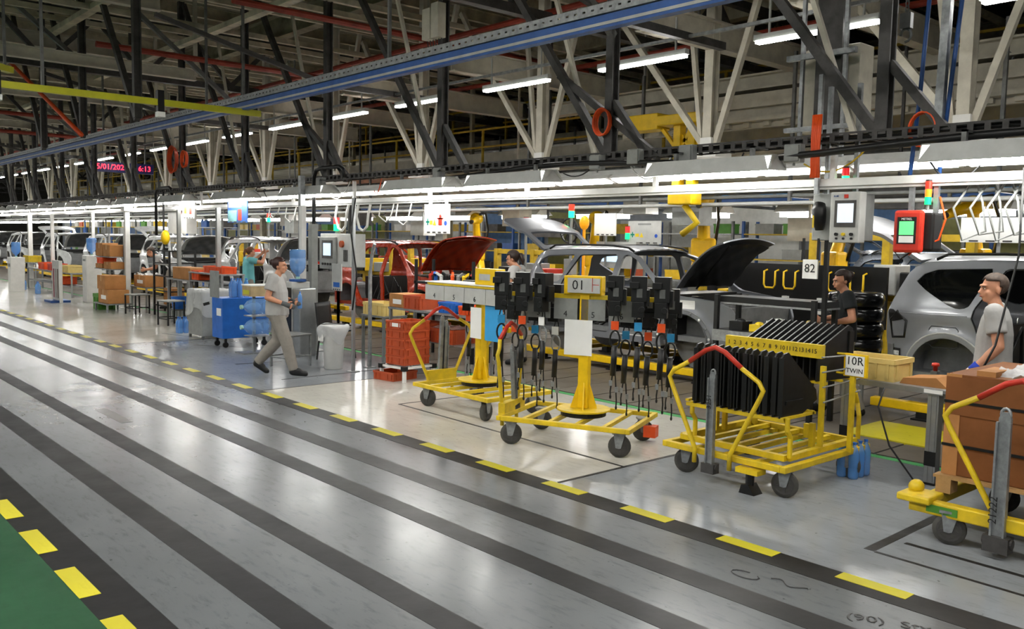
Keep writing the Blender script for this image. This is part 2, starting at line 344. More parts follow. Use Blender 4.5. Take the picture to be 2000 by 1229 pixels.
# mezzanine with yellow railing far behind
mez = struct('trim_1', G().box(17.5, 26, 2, 70, 4.7, 4.95), PUR2)
YR = mat('railing yellow', '#b99a1e', .5, var=.15)
for z in (5.45, 5.95): G().bar((17.5, 2, z), (17.5, 70, z), .05).out('railing', YR, mez)
me = G().bar((0, 0, 4.95), (0, 0, 5.97), .06).mesh('railing_post', YR)
for k in range(26): inst('railing_post', me, mez, (17.5, 2 + 2.6 * k, 0))
me = G().ibar((0, 0, 0), (0, 0, 7.3), .22, .22, .03).mesh('column', PUR2)
for k in range(11): inst('column', me, mez, (17.8, 3 + 6.8 * k, 0))
# ------------------------------------------------------------------ ceiling lights: the long row seen over the line, plus added fill rows out of view
hous = G().prism([(-.045, .0), (.045, .0), (.04, .07), (-.04, .07)], 'y', -.78, .78).box(-.012, .012, -.6, -.58, .07, .5).box(-.012, .012, .58, .6, .07, .5).mesh('housing', LGREY)
tub = G().box(-.05, .05, -.75, .75, -.035, -.003).mesh('fluorescent_tube', TUBEM)
hou2 = G().prism([(-.2, .0), (.2, .0), (.1, .09), (-.1, .09)], 'y', -.78, .78).box(-.012, .012, -.6, -.58, .09, 2.6).box(-.012, .012, .58, .6, .09, 2.6).mesh('housing', LGREY)
tub2 = G().box(-.18, .18, -.75, .75, -.03, -.002).mesh('fluorescent_tube', TUBEFILL)  # broad emitter for the added rows out of view
def clight(x, y, z, label, group, wide=False):
    if wide: t = thing('ceiling_light', label, 'light', (x, y, z), 0, group); inst('housing', hou2, t); inst('fluorescent_tube', tub2, t); return t
    t = thing('ceiling_light', label, 'light', (x, y, z), 0, group); inst('housing', hous, t); inst('fluorescent_tube', tub, t); return t
for k in range(35): clight(9.4, 2.9 + 2.58 * k, 4.4, 'slim fluorescent strip light high over the cars, %s in its row from the right' % ordw(k), 'strip lights of the high row')
for k in range(43): clight(-2.5, -6 + 2.2 * k, 5.2, 'unseen fill strip light added over the green walkway beside the lane', 'added fill lights over the walkway', True)  # added out of view to brighten the aisle and the faces towards it
for k in range(12): clight(-7, -6 + 5.0 * k, 5.2, 'unseen fill strip light added over the far side of the green walkway', 'added fill lights beyond the walkway', True)  # another unseen row, added as fill from the camera side
for k in range(9): clight(2.4, -7 + 2.3 * k, 6.3, 'unseen fill strip light added high over the striped lane', 'added fill lights over the lane', True)  # fill row added above the frame, stops short of the visible roof
for k in range(27): clight(19.5, 2 + 3.4 * k, 3.7, 'strip light under the mezzanine far behind, %s from the right' % ordw(k), 'strip lights under the mezzanine')
G().bar((9.4, 0, 4.62), (9.4, 94, 4.62), .05, .04).out('light_track', GALV, ceiling)
# row of bright strips along the far side of the conveyor
hb = G().prism([(-.16, 0), (.16, 0), (.06, .1), (-.06, .1)], 'y', -.72, .72).mesh('reflector', WHT)
tb = G().box(-.1, .1, -.68, .68, -.02, .0).mesh('fluorescent_tube', TUBEB)
def rowlight(x, y, z, label, group, tilt=0):
    t = thing('line_light', label, 'light', (x, y, z), 0, group); t.rotation_euler.y = tilt
    inst('reflector', hb, t); inst('fluorescent_tube', tb, t); return t
for k in range(56): rowlight(12.0, 1.0 + 1.52 * k, 3.05, 'bright strip light behind the car line, %s from the right' % ordw(k), 'strip lights behind the car line', .25)
tb2 = G().box(-.2, .2, -.62, .62, -.11, .0).mesh('fluorescent_tube', TUBEM); hb2 = G().prism([(-.28, -.02), (.28, -.02), (.1, .14), (-.1, .14)], 'y', -.7, .7).mesh('reflector', WHT)
for k in range(30):
    t = thing('line_light', 'wide strip light over the second line, %s from the right' % ordw(k), 'light', (14.6, 3.1 + 2.6 * k, 2.57), 0, 'strip lights over the second line'); inst('reflector', hb2, t); inst('fluorescent_tube', tb2, t)
G().bar((14.6, 0, 2.72), (14.6, 90, 2.72), .08, .08).bar((14.6, 6, 2.69), (14.6, 6, 7), .05).bar((14.6, 26, 2.69), (14.6, 26, 7), .05).bar((14.6, 46, 2.69), (14.6, 46, 7), .05).out('light_track', LGREY, ceiling)
G().bar((19.5, 0, 4.25), (19.5, 92, 4.25), .08, .08).bar((19.5, 6, 4.2), (19.5, 6, 7), .05).out('light_track', LGREY, ceiling)
G().bar((12.0, 0, 3.2), (12.0, 90, 3.2), .08, .08).out('light_track', LGREY, ceiling)
# ------------------------------------------------------------------ rig over the near edge of the conveyor
rail = tag(G().bar((8.02, 1, 2.56), (8.02, 84, 2.56), .075, .075).bar((8.02, 1, 2.51), (8.02, 84, 2.51), .03, .03).out('light_rail', WHT, bevel=.006), 'long white square rail carrying boards and panels over the conveyor edge', 'rail')
for k in range(26): G().bar((8.02, 2.2 + 2.2*k, 2.58), (8.02, 2.2 + 2.2*k, 2.9), .05).out('rail_hanger', WHT, rail)
g = G()
for x in (7.93, 8.13):
    g.box(x, x + .012, 1, 84, 2.93, 2.948); g.box(x, x + .012, 1, 84, 3.005, 3.025)
    for k in range(420): g.box(x, x + .012, 1 + k*.14, 1.05 + k*.14, 2.948, 3.005)
for k in range(140): g.box(7.93, 8.14, 1 + k*.42, 1.04 + k*.42, 2.925, 2.935)
tray = tag(g.out('cable_tray', DKS), 'dark perforated cable tray running over the white rail', 'cable tray')
for j, (dx, dz) in enumerate(((.03, .02), (.08, .025), (.13, .02), (.06, .05), (.11, .055))):
    pts = [(7.94 + dx + .015*math.sin(i*1.3 + j), 1 + i*.9, 2.94 + dz + .012*math.sin(i*.9 + 2*j)) for i in range(66)]
    G().tube(pts, .014, 6).out('cable', BLK, tray)
pts = [(7.86 + .03*math.sin(i*.8), 1 + i*.5, 2.86 + .045*math.sin(i*.55)) for i in range(20)]
tag(G().tube(pts, .035, 8).out('cable_bundle', BLK, smooth=True), 'thick black cable bundle sagging along the tray at the right edge', 'cable')
# deep grey reflector lights
def deep(y, lab):
    t = thing('reflector_light', lab, 'light', (7.70, y, 2.72), 0, 'grey reflector lights on the rail')
    g = G(); pr = [(-.16, -.05), (-.1, .1), (.12, .12), (.3, -.02)]
    for a, b in zip(pr[:-1], pr[1:]): g.add([(a[0], -.78, a[1]), (b[0], -.70, b[1]), (b[0], .70, b[1]), (a[0], .78, a[1])], [(0, 1, 2, 3)])
    for s in (-1, 1): g.add([(pr[0][0], s*.78, pr[0][1]), (pr[1][0], s*.78, pr[1][1]), (pr[2][0], s*.70, pr[2][1]), (pr[3][0], s*.70, pr[3][1])], [(0, 1, 2, 3)])
    g.out('reflector', LGREY, t, solid=.012)
    G().box(-.03, .01, -.68, .68, -.085, -.045).box(.11, .15, -.68, .68, -.06, -.02).box(-.02, .14, -.66, -.64, -.05, .1).box(-.02, .14, .64, .66, -.05, .1).out('fluorescent_tube', TUBEH, t)
    G().box(.0, .04, -.5, -.46, .09, .215).box(.0, .04, .46, .5, .09, .215).box(.0, .27, -.5, -.46, .195, .215).box(.0, .27, .46, .5, .195, .215).out('bracket', STL, t)
DY = [2.6, 5.6, 8.8, 10.85, 14.3, 17.4] + [20.5 + 3.1*k for k in range(20)]
for k, y in enumerate(DY): deep(y, 'deep grey reflector light on the rail, %s from the right' % ordw(k))
# ------------------------------------------------------------------ car bodies on the line
def psd(poly, x, y):                      # signed distance to a polygon, positive inside
    d = 1e9; inside = False; n = len(poly)
    for i in range(n):
        ax, ay = poly[i]; bx, by = poly[(i+1) % n]; ex, ey = bx-ax, by-ay
        t = max(0, min(1, ((x-ax)*ex + (y-ay)*ey) / (ex*ex + ey*ey))); q = (x-ax-t*ex)**2 + (y-ay-t*ey)**2
        if q < d: d = q
        if (ay > y) != (by > y) and x < (bx-ax)*(y-ay)/(by-ay) + ax: inside = not inside
    d = math.sqrt(d); return d if inside else -d
def msq(fn, u0, u1, nu, v0, v1, nv):      # the cells of a grid clipped to fn > 0
    F = [[fn(u0+(u1-u0)*i/nu, v0+(v1-v0)*j/nv) for i in range(nu+1)] for j in range(nv+1)]
    V = []; ix = {}; faces = []
    def vid(key, p):
        if key not in ix: ix[key] = len(V); V.append(p)
        return ix[key]
    P = lambda i, j: (u0+(u1-u0)*i/nu, v0+(v1-v0)*j/nv)
    for j in range(nv):
        for i in range(nu):
            c = [(i, j), (i+1, j), (i+1, j+1), (i, j+1)]; out = []
            for k in range(4):
                a, b = c[k], c[(k+1) % 4]; fa, fb = F[a[1]][a[0]], F[b[1]][b[0]]
                if fa > 0: out.append(vid(a, P(*a)))
                if (fa > 0) != (fb > 0):
                    t = fa / (fa - fb); pa, pb = P(*a), P(*b)
                    out.append(vid(tuple(sorted((a, b))), (pa[0]+(pb[0]-pa[0])*t, pa[1]+(pb[1]-pa[1])*t)))
            if len(out) >= 3: faces.append(tuple(out))
    return V, faces
OUTL = [(.05,.42),(.0,.70),(.0,.95),(.06,1.12),(.20,1.44),(.28,1.52),(.4,1.565),(1.0,1.60),(1.9,1.61),(2.25,1.58),(2.48,1.51),(3.12,1.06),(3.2,1.02),(3.9,.94),(4.12,.86),(4.2,.70),(4.18,.45),(4.0,.27),(.3,.27)]
QWIN = [(.32,1.35),(.40,1.44),(.54,1.49),(1.13,1.52),(.94,1.09),(.84,1.07),(.74,1.10),(.45,1.26)]
RDOOR = [(1.24,1.52),(1.98,1.54),(2.03,1.5),(2.04,.40),(2.0,.36),(1.36,.36),(1.28,.42),(1.2,.56),(1.08,.74),(.99,.98),(1.0,1.08)]
FDOOR = [(2.13,1.5),(2.17,1.54),(2.26,1.53),(2.42,1.47),(2.96,1.09),(3.02,.98),(3.0,.40),(2.96,.36),(2.17,.36),(2.13,.40)]
def arch(s, z, c, r): return r - math.hypot(s - c, z - .36)
def halfw(s, z):
    x = .90
    if z > 1.02: x -= (z - 1.02) * .28 + (z - 1.02) ** 2 * .26
    if z < .55: x -= (.55 - z) * .12
    x += .016 * math.exp(-((z - .98) / .05) ** 2) - .014 * math.exp(-((z - .62) / .12) ** 2)
    if s < .6: x -= .17 * ((.6 - s) / .6) ** 2
    if s > 3.3: x -= .2 * ((s - 3.3) / .9) ** 2
    for c in (.74, 3.42):
        d = math.hypot(s - c, z - .36)
        if d < .52: x += .03 * max(0, 1 - abs(d - .42) / .1)
    return x
def body_fn(s, z):
    d = psd(OUTL, s, z)
    for p in (QWIN, RDOOR, FDOOR): d = min(d, -psd(p, s, z))
    for c in (.74, 3.42): d = min(d, -arch(s, z, c, .385))
    return d
SV, SF = msq(body_fn, -.02, 4.24, 92, .24, 1.64, 34)
def side_mesh(sign):
    g = G(); g.v = [(sign * halfw(s, z), -s, z) for s, z in SV]; g.f = [f if sign < 0 else tuple(reversed(f)) for f in SF]; return g.mesh('side_panel', None, True)
SIDE = {k: side_mesh(k) for k in (-1, 1)}
def ztop(s):
    b = 0
    for (a, za), (c, zc) in zip(OUTL[4:13], OUTL[5:14]):
        if a <= s <= c: return za + (zc - za) * (s - a) / (c - a)
    return 1.5
def rooff(u, v):
    s = .26 + (2.3 - .26) * v; z = ztop(s); x = (u * 2 - 1); w = halfw(s, z) - .005
    return (x * w, -s, z - .012 + .055 * (1 - x ** 4) + (.006 * math.cos(x * 26) if abs(x) < .6 else 0))
ROOF = G().grid(rooff, 24, 16).mesh('roof', None, True)
def hoodf(u, v, dz=0):
    x = u * 2 - 1; w = .70 - .07 * v ** 3 - .03*(1-v); l = 1.06 * v * (1 - .06 * x * x) ; bul = .035 * (1 - x * x) + .03 * math.sin(PI * min(1, v * 1.05)) - .10 * v ** 6
    return (x * w, -l, bul + dz)
HOOD = G().grid(hoodf, 16, 12).mesh('hood', None, True)
def linerf(u, v):
    p = hoodf(.06 + u * .88, .06 + v * .86, -.05); k = .012 * math.sin(u * 19 + v * 5) * math.sin(v * 15 + u * 7)
    return (p[0], p[1], p[2] + k)
LINER = G().grid(linerf, 30, 24).mesh('hood_liner', BLK, True)
HINNER = G().grid(lambda u, v: hoodf(.08 + u*.84, .08 + v*.82, -.03 - .02*math.sin(u*PI*6)*math.sin(v*PI*4)), 24, 18).mesh('hood_inner', None, True)
TGO = [(-.62,.0),(-.66,.5),(-.72,.62),(-.70,1.05),(-.6,1.14),(.6,1.14),(.70,1.05),(.72,.62),(.66,.5),(.62,0)]; TGH = [(-.52,.1),(-.57,.50),(.57,.50),(.52,.1)]
TV, TF = msq(lambda a, b: min(psd(TGO, a, b), -psd(TGH, a, b)), -.75, .75, 30, -.02, 1.16, 24)
g = G(); g.v = [(a, b, .05 * (1 - (a/.75)**2) - (.25 * (b - .55) if b > .55 else 0)) for a, b in TV]; g.f = TF
TGATE = g.mesh('tailgate', None, True)
g = G().box(-.82, .82, -3.15, -.1, .28, .34).box(-.8, .8, -.12, -.06, .34, .62).box(-.72, .72, -4.12, -4.06, .4, .86).box(-.7, .7, -4.1, -3.2, .34, .42)
for s in (-1, 1):
    g.box(s*.78 - .05, s*.78 + .05, -3.0, -1.1, .34, .44); g.box(s*.62-.06, s*.62+.06, -4.05, -3.1, .72, .9)
PAN = g.mesh('floor_pan', None)
WELLS = []
for s in (-1, 1):
    for c in (.74, 3.42):
        n = 14; g = G()
        for k in range(n):
            a0, a1 = PI*(k/n)*1.16 - .25, PI*((k+1)/n)*1.16 - .25
            p = [(s*x, -(c + .40*math.cos(a)), .36 + .40*math.sin(a)) for x in (.5, .875) for a in (a0, a1)]
            g.add(p, [(0, 1, 3, 2)])
        g.add([(s*.5, -(c + .42*math.cos(2*PI*k/20)), .36 + .42*math.sin(2*PI*k/20)) for k in range(20)], [tuple(range(20))])
        WELLS.append(g.mesh('wheel_well', None))
g = G().box(-.72, .72, -3.2, -3.12, .34, 1.0).box(-.7, .7, -3.14, -2.78, .78, 1.0).tube([(-.66, -2.7, .95), (.66, -2.7, .95)], .05, 8).box(-.12, .12, -3.0, -1.5, .34, .55)
for x in (-.38, .38): g.box(x-.22, x+.22, -2.3, -1.85, .4, .58).bar((x, -1.85, .5), (x, -1.6, 1.15), .44, .12, (0, 1, 0)) if False else g.bar((x, -2.2, .5), (x, -1.9, .5), .4, .1)
g.box(-.66, .66, -1.2, -1.1, .4, .9)
random.seed(3)
for k in range(16):
    y = -random.uniform(.9, 2.9); x = random.uniform(-.6, .6)
    g.tube([(x, y, .4), (x + random.uniform(-.2, .2), y + random.uniform(-.3, .3), random.uniform(.5, .9)), (x + random.uniform(-.3, .3), y + random.uniform(-.4, .4), .42)], .02, 5)
INTER = g.mesh('interior', BLK)
g = G().box(-.45, .35, -3.95, -3.35, .5, .84).box(.38, .62, -3.7, -3.35, .6, .9).cyl((-.5, -3.6, .86), (.3, -3.5, .9), .06).cyl((-.3, -3.9, .8), (.4, -3.9, .84), .05).box(-.6, -.48, -3.5, -3.25, .7, .92)
for x in (-.55, .55): g.cyl((x, -3.42, .7), (x, -3.42, .98), .09)
ENG = g.mesh('engine', BLKM)
RAILS = []
for s in (-1, 1): g = G(); g.tube([(s*.66, -.5, 1.60), (s*.655, -.62, 1.66), (s*.66, -1.2, 1.675), (s*.66, -1.9, 1.672), (s*.655, -2.2, 1.64), (s*.65, -2.3, 1.59)], .018, 6); RAILS.append(g.mesh('roof_rail', BLK, True))
def vis(o, m, th=.03, split=True):
    if not o.data.materials: o.data.materials.append(None)
    o.material_slots[0].link = 'OBJECT'; o.material_slots[0].material = m
    md = o.modifiers.new('solidify', 'SOLIDIFY'); md.thickness = th; md.offset = -1
    if split: e = o.modifiers.new('split', 'EDGE_SPLIT'); e.split_angle = .7
    return o
INPAN = mat('primer grey sheet', '#7d7f80', .45, metal=.3, var=.12)
def car(label, paint, yrear, x=10.75, hood=38, tail=None, glass=False, inner=None, rails=True, z=.22, liner=False):
    t = thing('car', label, 'car', (x, yrear, z))
    for k in (-1, 1):
        o = inst('side_panel', SIDE[k], t); vis(o, paint, .035)
        if k > 0: o.modifiers['solidify'].offset = -1
    vis(inst('roof', ROOF, t), paint, .02)
    o = inst('floor_pan', PAN, t); vis(o, inner or INPAN, .002, False); 
    for wm in WELLS: vis(inst('wheel_well', wm, t), INPAN, .006, False)
    inst('interior', INTER, t); inst('engine', ENG, t)
    h = inst('hood', HOOD, t, (0, -3.12, 1.07)); h.rotation_euler.x = -math.radians(hood); vis(h, paint, .02)
    if liner: inst('hood_liner', LINER, h)
    else: vis(inst('hood_inner', HINNER, h), inner or INPAN, .012)
    if tail is not None:
        o = inst('tailgate', TGATE, t, (0, -.30, 1.57)); o.rotation_euler.x = math.radians(tail); vis(o, paint, .04)
    for rm in RAILS: inst('roof_rail', rm, t)
    if glass:
        V, Fc = msq(lambda a, b: psd(QWIN, a, b) + .02, .28, 1.18, 18, 1.0, 1.56, 12)
        for k in (-1, 1):
            g = G(); g.v = [(k * (halfw(a, b) - .012), -a, b) for a, b in V]; g.f = Fc; g.out('quarter_glass', GLS, t, True)
    # yellow skid that carries the body
    return t
SILVER = mat('silver car paint', '#9a9da1', .3, metal=.4, var=.03, coat=.6); GREYC = mat('grey car paint', '#85888e', .3, metal=.4, var=.03, coat=.6)
REDC = mat('orange red car paint', '#b3330f', .25, metal=.15, var=.04, coat=.8); WHC = mat('white car paint', '#dadcdc', .25, var=.02, coat=.7); DGC = mat('dark grey car paint', '#3c4046', .25, metal=.6, var=.03, coat=.6)
c2 = car('silver car body with dark rear side window at the right edge', SILVER, 4.74, glass=True, tail=34, liner=True)
c1 = car('grey car body with raised hood behind the black panel trolley', GREYC, 10.98, tail=34, hood=47, liner=True)
car('orange red car body with raised hood between the sign board and control panels', REDC, 17.25, tail=None, hood=45, inner=mat('red inner', '#8c2c10', .4, var=.1))
car('white car body, next behind the orange red one', WHC, 23.5, hood=40)
car('second white car body behind the orange red one, tailgate up', WHC, 29.8, tail=25); car('third white car body behind the orange red one', WHC, 36.0); car('fourth white car body, farthest but one down the line', WHC, 42.2, tail=25); car('fifth white car body behind the orange red one', WHC, 48.4); car('sixth white car body behind the orange red one', WHC, 54.6); car('last white car body at the left end of the line', WHC, 60.8)
car('orange red car body on the second line behind the control panel', REDC, 26.5, 15.6, 5)
car('white car body with closed hood on the second line', WHC, 33.5, 15.4, 5); car('farther white car body on the second line', WHC, 40.5, 15.6, 5, 25); car('farthest white car body on the second line', WHC, 47.5, 15.6, 38)
car('dark grey car body on the second line behind the raised tailgate', DGC, 8.2, 16.2, 20, 30)
# skids under the line
SKM = YELB
for k, (x_, y) in enumerate(((10.75, 4.74), (10.75, 10.98), (10.75, 17.25), (10.75, 23.5), (10.75, 29.8), (10.75, 36.0), (10.75, 42.2), (10.75, 48.4), (10.75, 54.6), (10.75, 60.8), (15.6, 26.5), (15.4, 33.5), (15.6, 40.5), (15.6, 47.5), (16.2, 8.2))):
    g = G()
    for x in (-.78, .78): g.box(x-.06, x+.06, -4.2, .1, .1, .2)
    for yy in (-.6, -2.1, -3.6): g.box(-.8, .8, yy-.05, yy+.05, .12, .18)
    t = thing('car_skid', ('yellow skid frame under the silver car at the right edge', 'yellow skid frame under the grey car with raised hood', 'yellow skid frame under the orange red car', 'yellow skid frame under the first white car', 'yellow skid frame under the second white car', 'yellow skid frame under the third white car', 'yellow skid frame under the fourth white car', 'yellow skid frame under the fifth white car', 'yellow skid frame under the sixth white car', 'yellow skid frame under the last white car', 'yellow skid frame under the orange red car of the second line', 'yellow skid frame under the white car with closed hood', 'yellow skid frame under the farther white car of the second line', 'yellow skid frame under the farthest white car of the second line', 'yellow skid frame under the dark grey car')[k], 'skid', (x_, y, 0))
    g.out('skid_frame', SKM, t, bevel=.01)
    me = G().box(-.06, .06, -.06, .06, .006, .1).box(-.1, .1, -.1, .1, .006, .03).mesh('skid_stand', BLKM)
    for x in (-.78, .78):
        for yy in (-.5, -2.1, -3.7): inst('skid_stand', me, t, (x, yy, 0))
    me = G().box(-.04, .04, -.05, .05, .2, .5).mesh('support_pin', BLKM)
    for x in (-.6, .6):
        for yy in (-1.3, -2.9): inst('support_pin', me, t, (x, yy, 0))
# details of the two near cars
LINE = mat('panel gap', '#26282a', .5, var=0)
def onside(pts, name, m, par, r=.006, dx=.004, closed=False): G().tube([(-(halfw(s, z) + dx), -s, z) for s, z in pts], r, 5, closed=closed).out(name, m, par, True)
for c in (c1, c2):
    rr = lambda a, b, n: [(a[0] + (b[0]-a[0])*i/n, a[1] + (b[1]-a[1])*i/n) for i in range(n+1)]
    for c0 in (.74, 3.42): onside([(c0 + .445*math.cos(a), .36 + .445*math.sin(a)) for a in [PI*i/16 for i in range(17)]], 'arch_flange', LGREY if c0 < 1 else INPAN, c, .012, -.004)
    onside([(.02 + .02*i, .99 - .0*i) for i in range(2)] + rr((.1, .99), (.95, 1.0), 10), 'body_crease', SILVER, c, .006, -.003)
    for pl in (RDOOR, FDOOR): onside([p for a, b in zip(pl, pl[1:] + pl[:1]) for p in rr(a, b, 5)[:-1]], 'door_seal', BLK if pl is RDOOR else LGREY, c, .013, -.02, True)
onside([(.66 + .0*i, .0) for i in range(0)] + [(.56, .84), (.58, .87), (.84, .87), (.87, .84), (.87, .66), (.84, .64), (.59, .64), (.56, .67)], 'fuel_flap_gap', LINE, c2, .005, .002, True)
onside([(.16, 1.0), (.28, .9), (.26, .72), (.1, .70), (.06, .9)], 'lamp_recess', BLK, c2, .02, -.005, True)
V, Fc = msq(lambda a, b: psd([(.03,1.02),(.10,1.02),(.26,.92),(.1,.88),(.04,.88)], a, b), 0, .3, 12, .84, 1.06, 8); g = G(); g.v = [(-(halfw(a, b) + .006), -a, b) for a, b in V]; g.f = Fc; g.out('tail_lamp_opening', BLK, c2)
def sheet(par, s0, s1, z0, z1, m, name): G().grid(lambda u, v: (-(halfw(s0+(s1-s0)*u, z0+(z1-z0)*v) + .008), -(s0+(s1-s0)*u), z0+(z1-z0)*v), 4, 4).out(name, m, par)
sheet(c2, .05, .22, .40, .58, BLK, 'bracket_plate'); sheet(c2, .07, .20, .50, .55, PAPER, 'sticker'); sheet(c2, .07, .20, .43, .48, PAPER, 'sticker')
sheet(c1, 3.3, 3.62, .82, .94, PAPER, 'paper_sheet')
for k in range(9):
    a = .15 + k * (PI - .3) / 8; s, z = 3.42 + .42*math.cos(a), .36 + .42*math.sin(a); G().ell((-(halfw(s, z)), -s, z), (.01, .02, .02), 6, 4).out('clip', INPAN if k % 2 else PAPER, c1)
G().bar((-.3, -3.2, 1.07), (-.45, -3.85, 1.7), .02).out('hood_prop', BLK, c1)
# ------------------------------------------------------------------ trolleys in the foreground
WHEEL = G().lathe([(.035, -.022), (.1, -.022), (.104, -.012), (.104, .012), (.1, .022), (.035, .022)], 22).xf(Matrix.Rotation(PI/2, 4, 'Y')).xf(Matrix.Translation((0, 0, .104))).mesh('wheel', RUB, True)
g = G().lathe([(.0, -.026), (.03, -.026), (.03, .026), (0, .026)], 12)
for k in range(5): g.bar((.02*math.cos(k*2*PI/5), .02*math.sin(k*2*PI/5), 0), (.066*math.cos(k*2*PI/5), .066*math.sin(k*2*PI/5), 0), .022, .05)
HUB = g.lathe([(.062, -.024), (.078, -.024), (.078, .024), (.062, .024)], 16, cap=False).xf(Matrix.Rotation(PI/2, 4, 'Y')).xf(Matrix.Translation((0, 0, .104))).mesh('hub', DKS)
FORK = G().prism([(-.055, .225), (.05, .225), (.03, .09), (.0, .085), (-.02, .09)], 'x', -.036, -.03).prism([(-.055, .225), (.05, .225), (.03, .09), (.0, .085), (-.02, .09)], 'x', .03, .036).box(-.05, .05, -.06, .06, .215, .232).mesh('fork', GALV)
def caster(par, x, y, rz, z=0):
    o = inst('caster', FORK, par, (x, y, z), rz); w_ = inst('wheel', WHEEL, o); inst('hub', HUB, o); return o
def hoop(par, ax, M=Matrix(), h=0, wide=.45, low=.17, zlow=.15, red=True):
    """yellow bent tube handle with a red grip; ax: 'x' spans x, 'y' spans y"""
    P = [(-low, zlow), (-low, zlow+.12), (-wide+.03, .78+h), (-wide, .85+h), (-wide+.04, .91+h), (-.25, 1.0+h), (-.09, 1.11+h), (0, 1.14+h)]
    full = P + [(-a, b) for a, b in reversed(P[:-1])]
    if ax == 'x': T = lambda a, b: M @ Vector((a, 0, b))
    else: T = lambda a, b: M @ Vector((0, a, b))
    o = G().tube([T(a, b) for a, b in P[:6]], .019, 10).out('handle_tube', YEL, par, True); G().tube([T(-a, b) for a, b in P[:6]], .019, 10).out('handle_tube', YEL, par, True)
    G().tube([T(a, b) for a, b in full[5:10]], .0205, 10).out('grip', RED, par, True)
def towbar(par, M, z0=.12, L_=.8, label=None):
    g = G(); g.prism([(-.035, 0), (.035, 0), (.028, L_-.03), (.014, L_), (-.014, L_), (-.028, L_-.03)], 'x', -.012, .012)
    g.box(-.03, -.012, -.035, -.025, 0, L_ - .05); g.box(-.03, -.012, .025, .035, 0, L_ - .05); g.xf(M @ Matrix.Translation((0, 0, z0)))
    o = g.out('tow_bar', GALV, par); g = G(); g.tube([(0, .022*math.cos(a*PI/6), L_ - .012 + .03*math.sin(a*PI/6)) for a in range(12)], .008, 6, closed=True).xf(M @ Matrix.Translation((0, 0, z0))); g.out('tow_eye', GALV, par, True)
    G().box(-.04, .04, -.06, .06, -.05, .03).cyl((0, -.07, 0), (0, .07, 0), .025).xf(M @ Matrix.Translation((0, 0, z0))).out('hinge_block', DKS, par)
def flatframe(par, lx, ly, z, n=4, t=.045, m=YEL):
    for s in (-1, 1):
        G().box(-lx/2, lx/2, s*(ly/2 - t/2) - t/2, s*(ly/2 - t/2) + t/2, z, z + t).out('frame_rail', m, par, bevel=.006)
        G().box(s*(lx/2 - t/2) - t/2, s*(lx/2 - t/2) + t/2, -ly/2 + t, ly/2 - t, z, z + t).out('frame_rail', m, par, bevel=.006)
    for k in range(n):
        y = -ly/2 + ly * (k + 1) / (n + 1); G().box(-lx/2 + t, lx/2 - t, y - .02, y + .02, z + .005, z + .04).out('crossbar', m, par)
def post(par, x, y, z0, z1, turn=0):
    g = G().lathe([(.26, 0), (.26, .014), (0, .014)], 28, (x, y, z0)); g.out('turntable', YEL, par)
    G().lathe([(.22, -.05), (.22, -.002)], 24, (x, y, z0)).out('turntable_bearing', BLKM, par)
    G().box(x-.05, x+.05, y-.05, y+.05, z0+.014, z1).out('column', YELB, par, bevel=.01)
    for k in range(4):
        a = k * PI/2 + turn; g = G(); g.prism([(.05, 0), (.13, 0), (.05, .26)], 'y', -.006, .006); g.xf(Matrix.Translation((x, y, z0+.014)) @ Matrix.Rotation(a, 4, 'Z')); g.out('gusset', YELB, par)
# --- trolley with the numbered shelf
t = thing('numbered_trolley', 'yellow trolley with numbered white shelf plates and yellow box sign', 'trolley', (6.33, 7.66, 0))
flatframe(t, .95, 1.36, .235); post(t, .07, .1, .33, 1.36)
for x, y, r in ((-.34, .56, .3), (-.34, -.5, 1.9), (.36, .52, .2), (.36, -.5, .5)): caster(t, x, y, r)
hoop(t, 'x', Matrix.Translation((-.08, .66, 0))); G().box(-.28, .14, .64, .68, .28, .40).out('handle_plate', YEL, t)
towbar(t, Matrix.Translation((-.06, .72, 0)) @ Matrix.Rotation(PI/2, 4, 'Z') @ Matrix.Rotation(-.05, 4, 'Y'), .3, .72); towbar(t, Matrix.Translation((-.0, .72, 0)) @ Matrix.Rotation(PI/2, 4, 'Z') @ Matrix.Rotation(-.05, 4, 'Y'), .3, .66)
G().box(-.06, .28, -.62, .98, 1.40, 1.425).out('shelf_top', YEL, t); G().box(-.08, .30, -.64, 1.0, 1.425, 1.437).out('tray_sheet', PAPER, t)
for k in range(4):
    y = .78 - k * .38; G().box(-.10, -.085, y - .185, y + .185, 1.22, 1.40).out('number_plate', LGREY, t)
    text(str(4 + k), .085, INK, t, (-.102, y, 1.27), FACE, 'number')
G().box(-.1, -.06, -.7, .9, 1.395, 1.42).out('shelf_edge', YEL, t)
G().box(-.02, .12, -.25, .12, 1.437, 1.62).out('box_sign', YELB, t, bevel=.008); G().box(-.024, -.02, -.15, .04, 1.49, 1.56).out('faded_label', LGREY, t)
G().box(-.075, -.07, -.07, .12, .83, 1.18).out('paper_sheet', PAPER, t); G().box(.06, .062, -.42, -.12, .82, 1.22).xf(Matrix.Translation((-.12, 0, 0))).out('blue_sheet', mat('sky blue plastic', '#3fa3e0', .35, var=.05), t)
G().tube([(.33, .3, .28), (.33, .3, .7), (.45, .25, .85), (.33, .22, 1.0), (.33, .2, 1.3), (.2, .2, 1.4)], .022, 10).out('side_bracket', YEL, t, True)
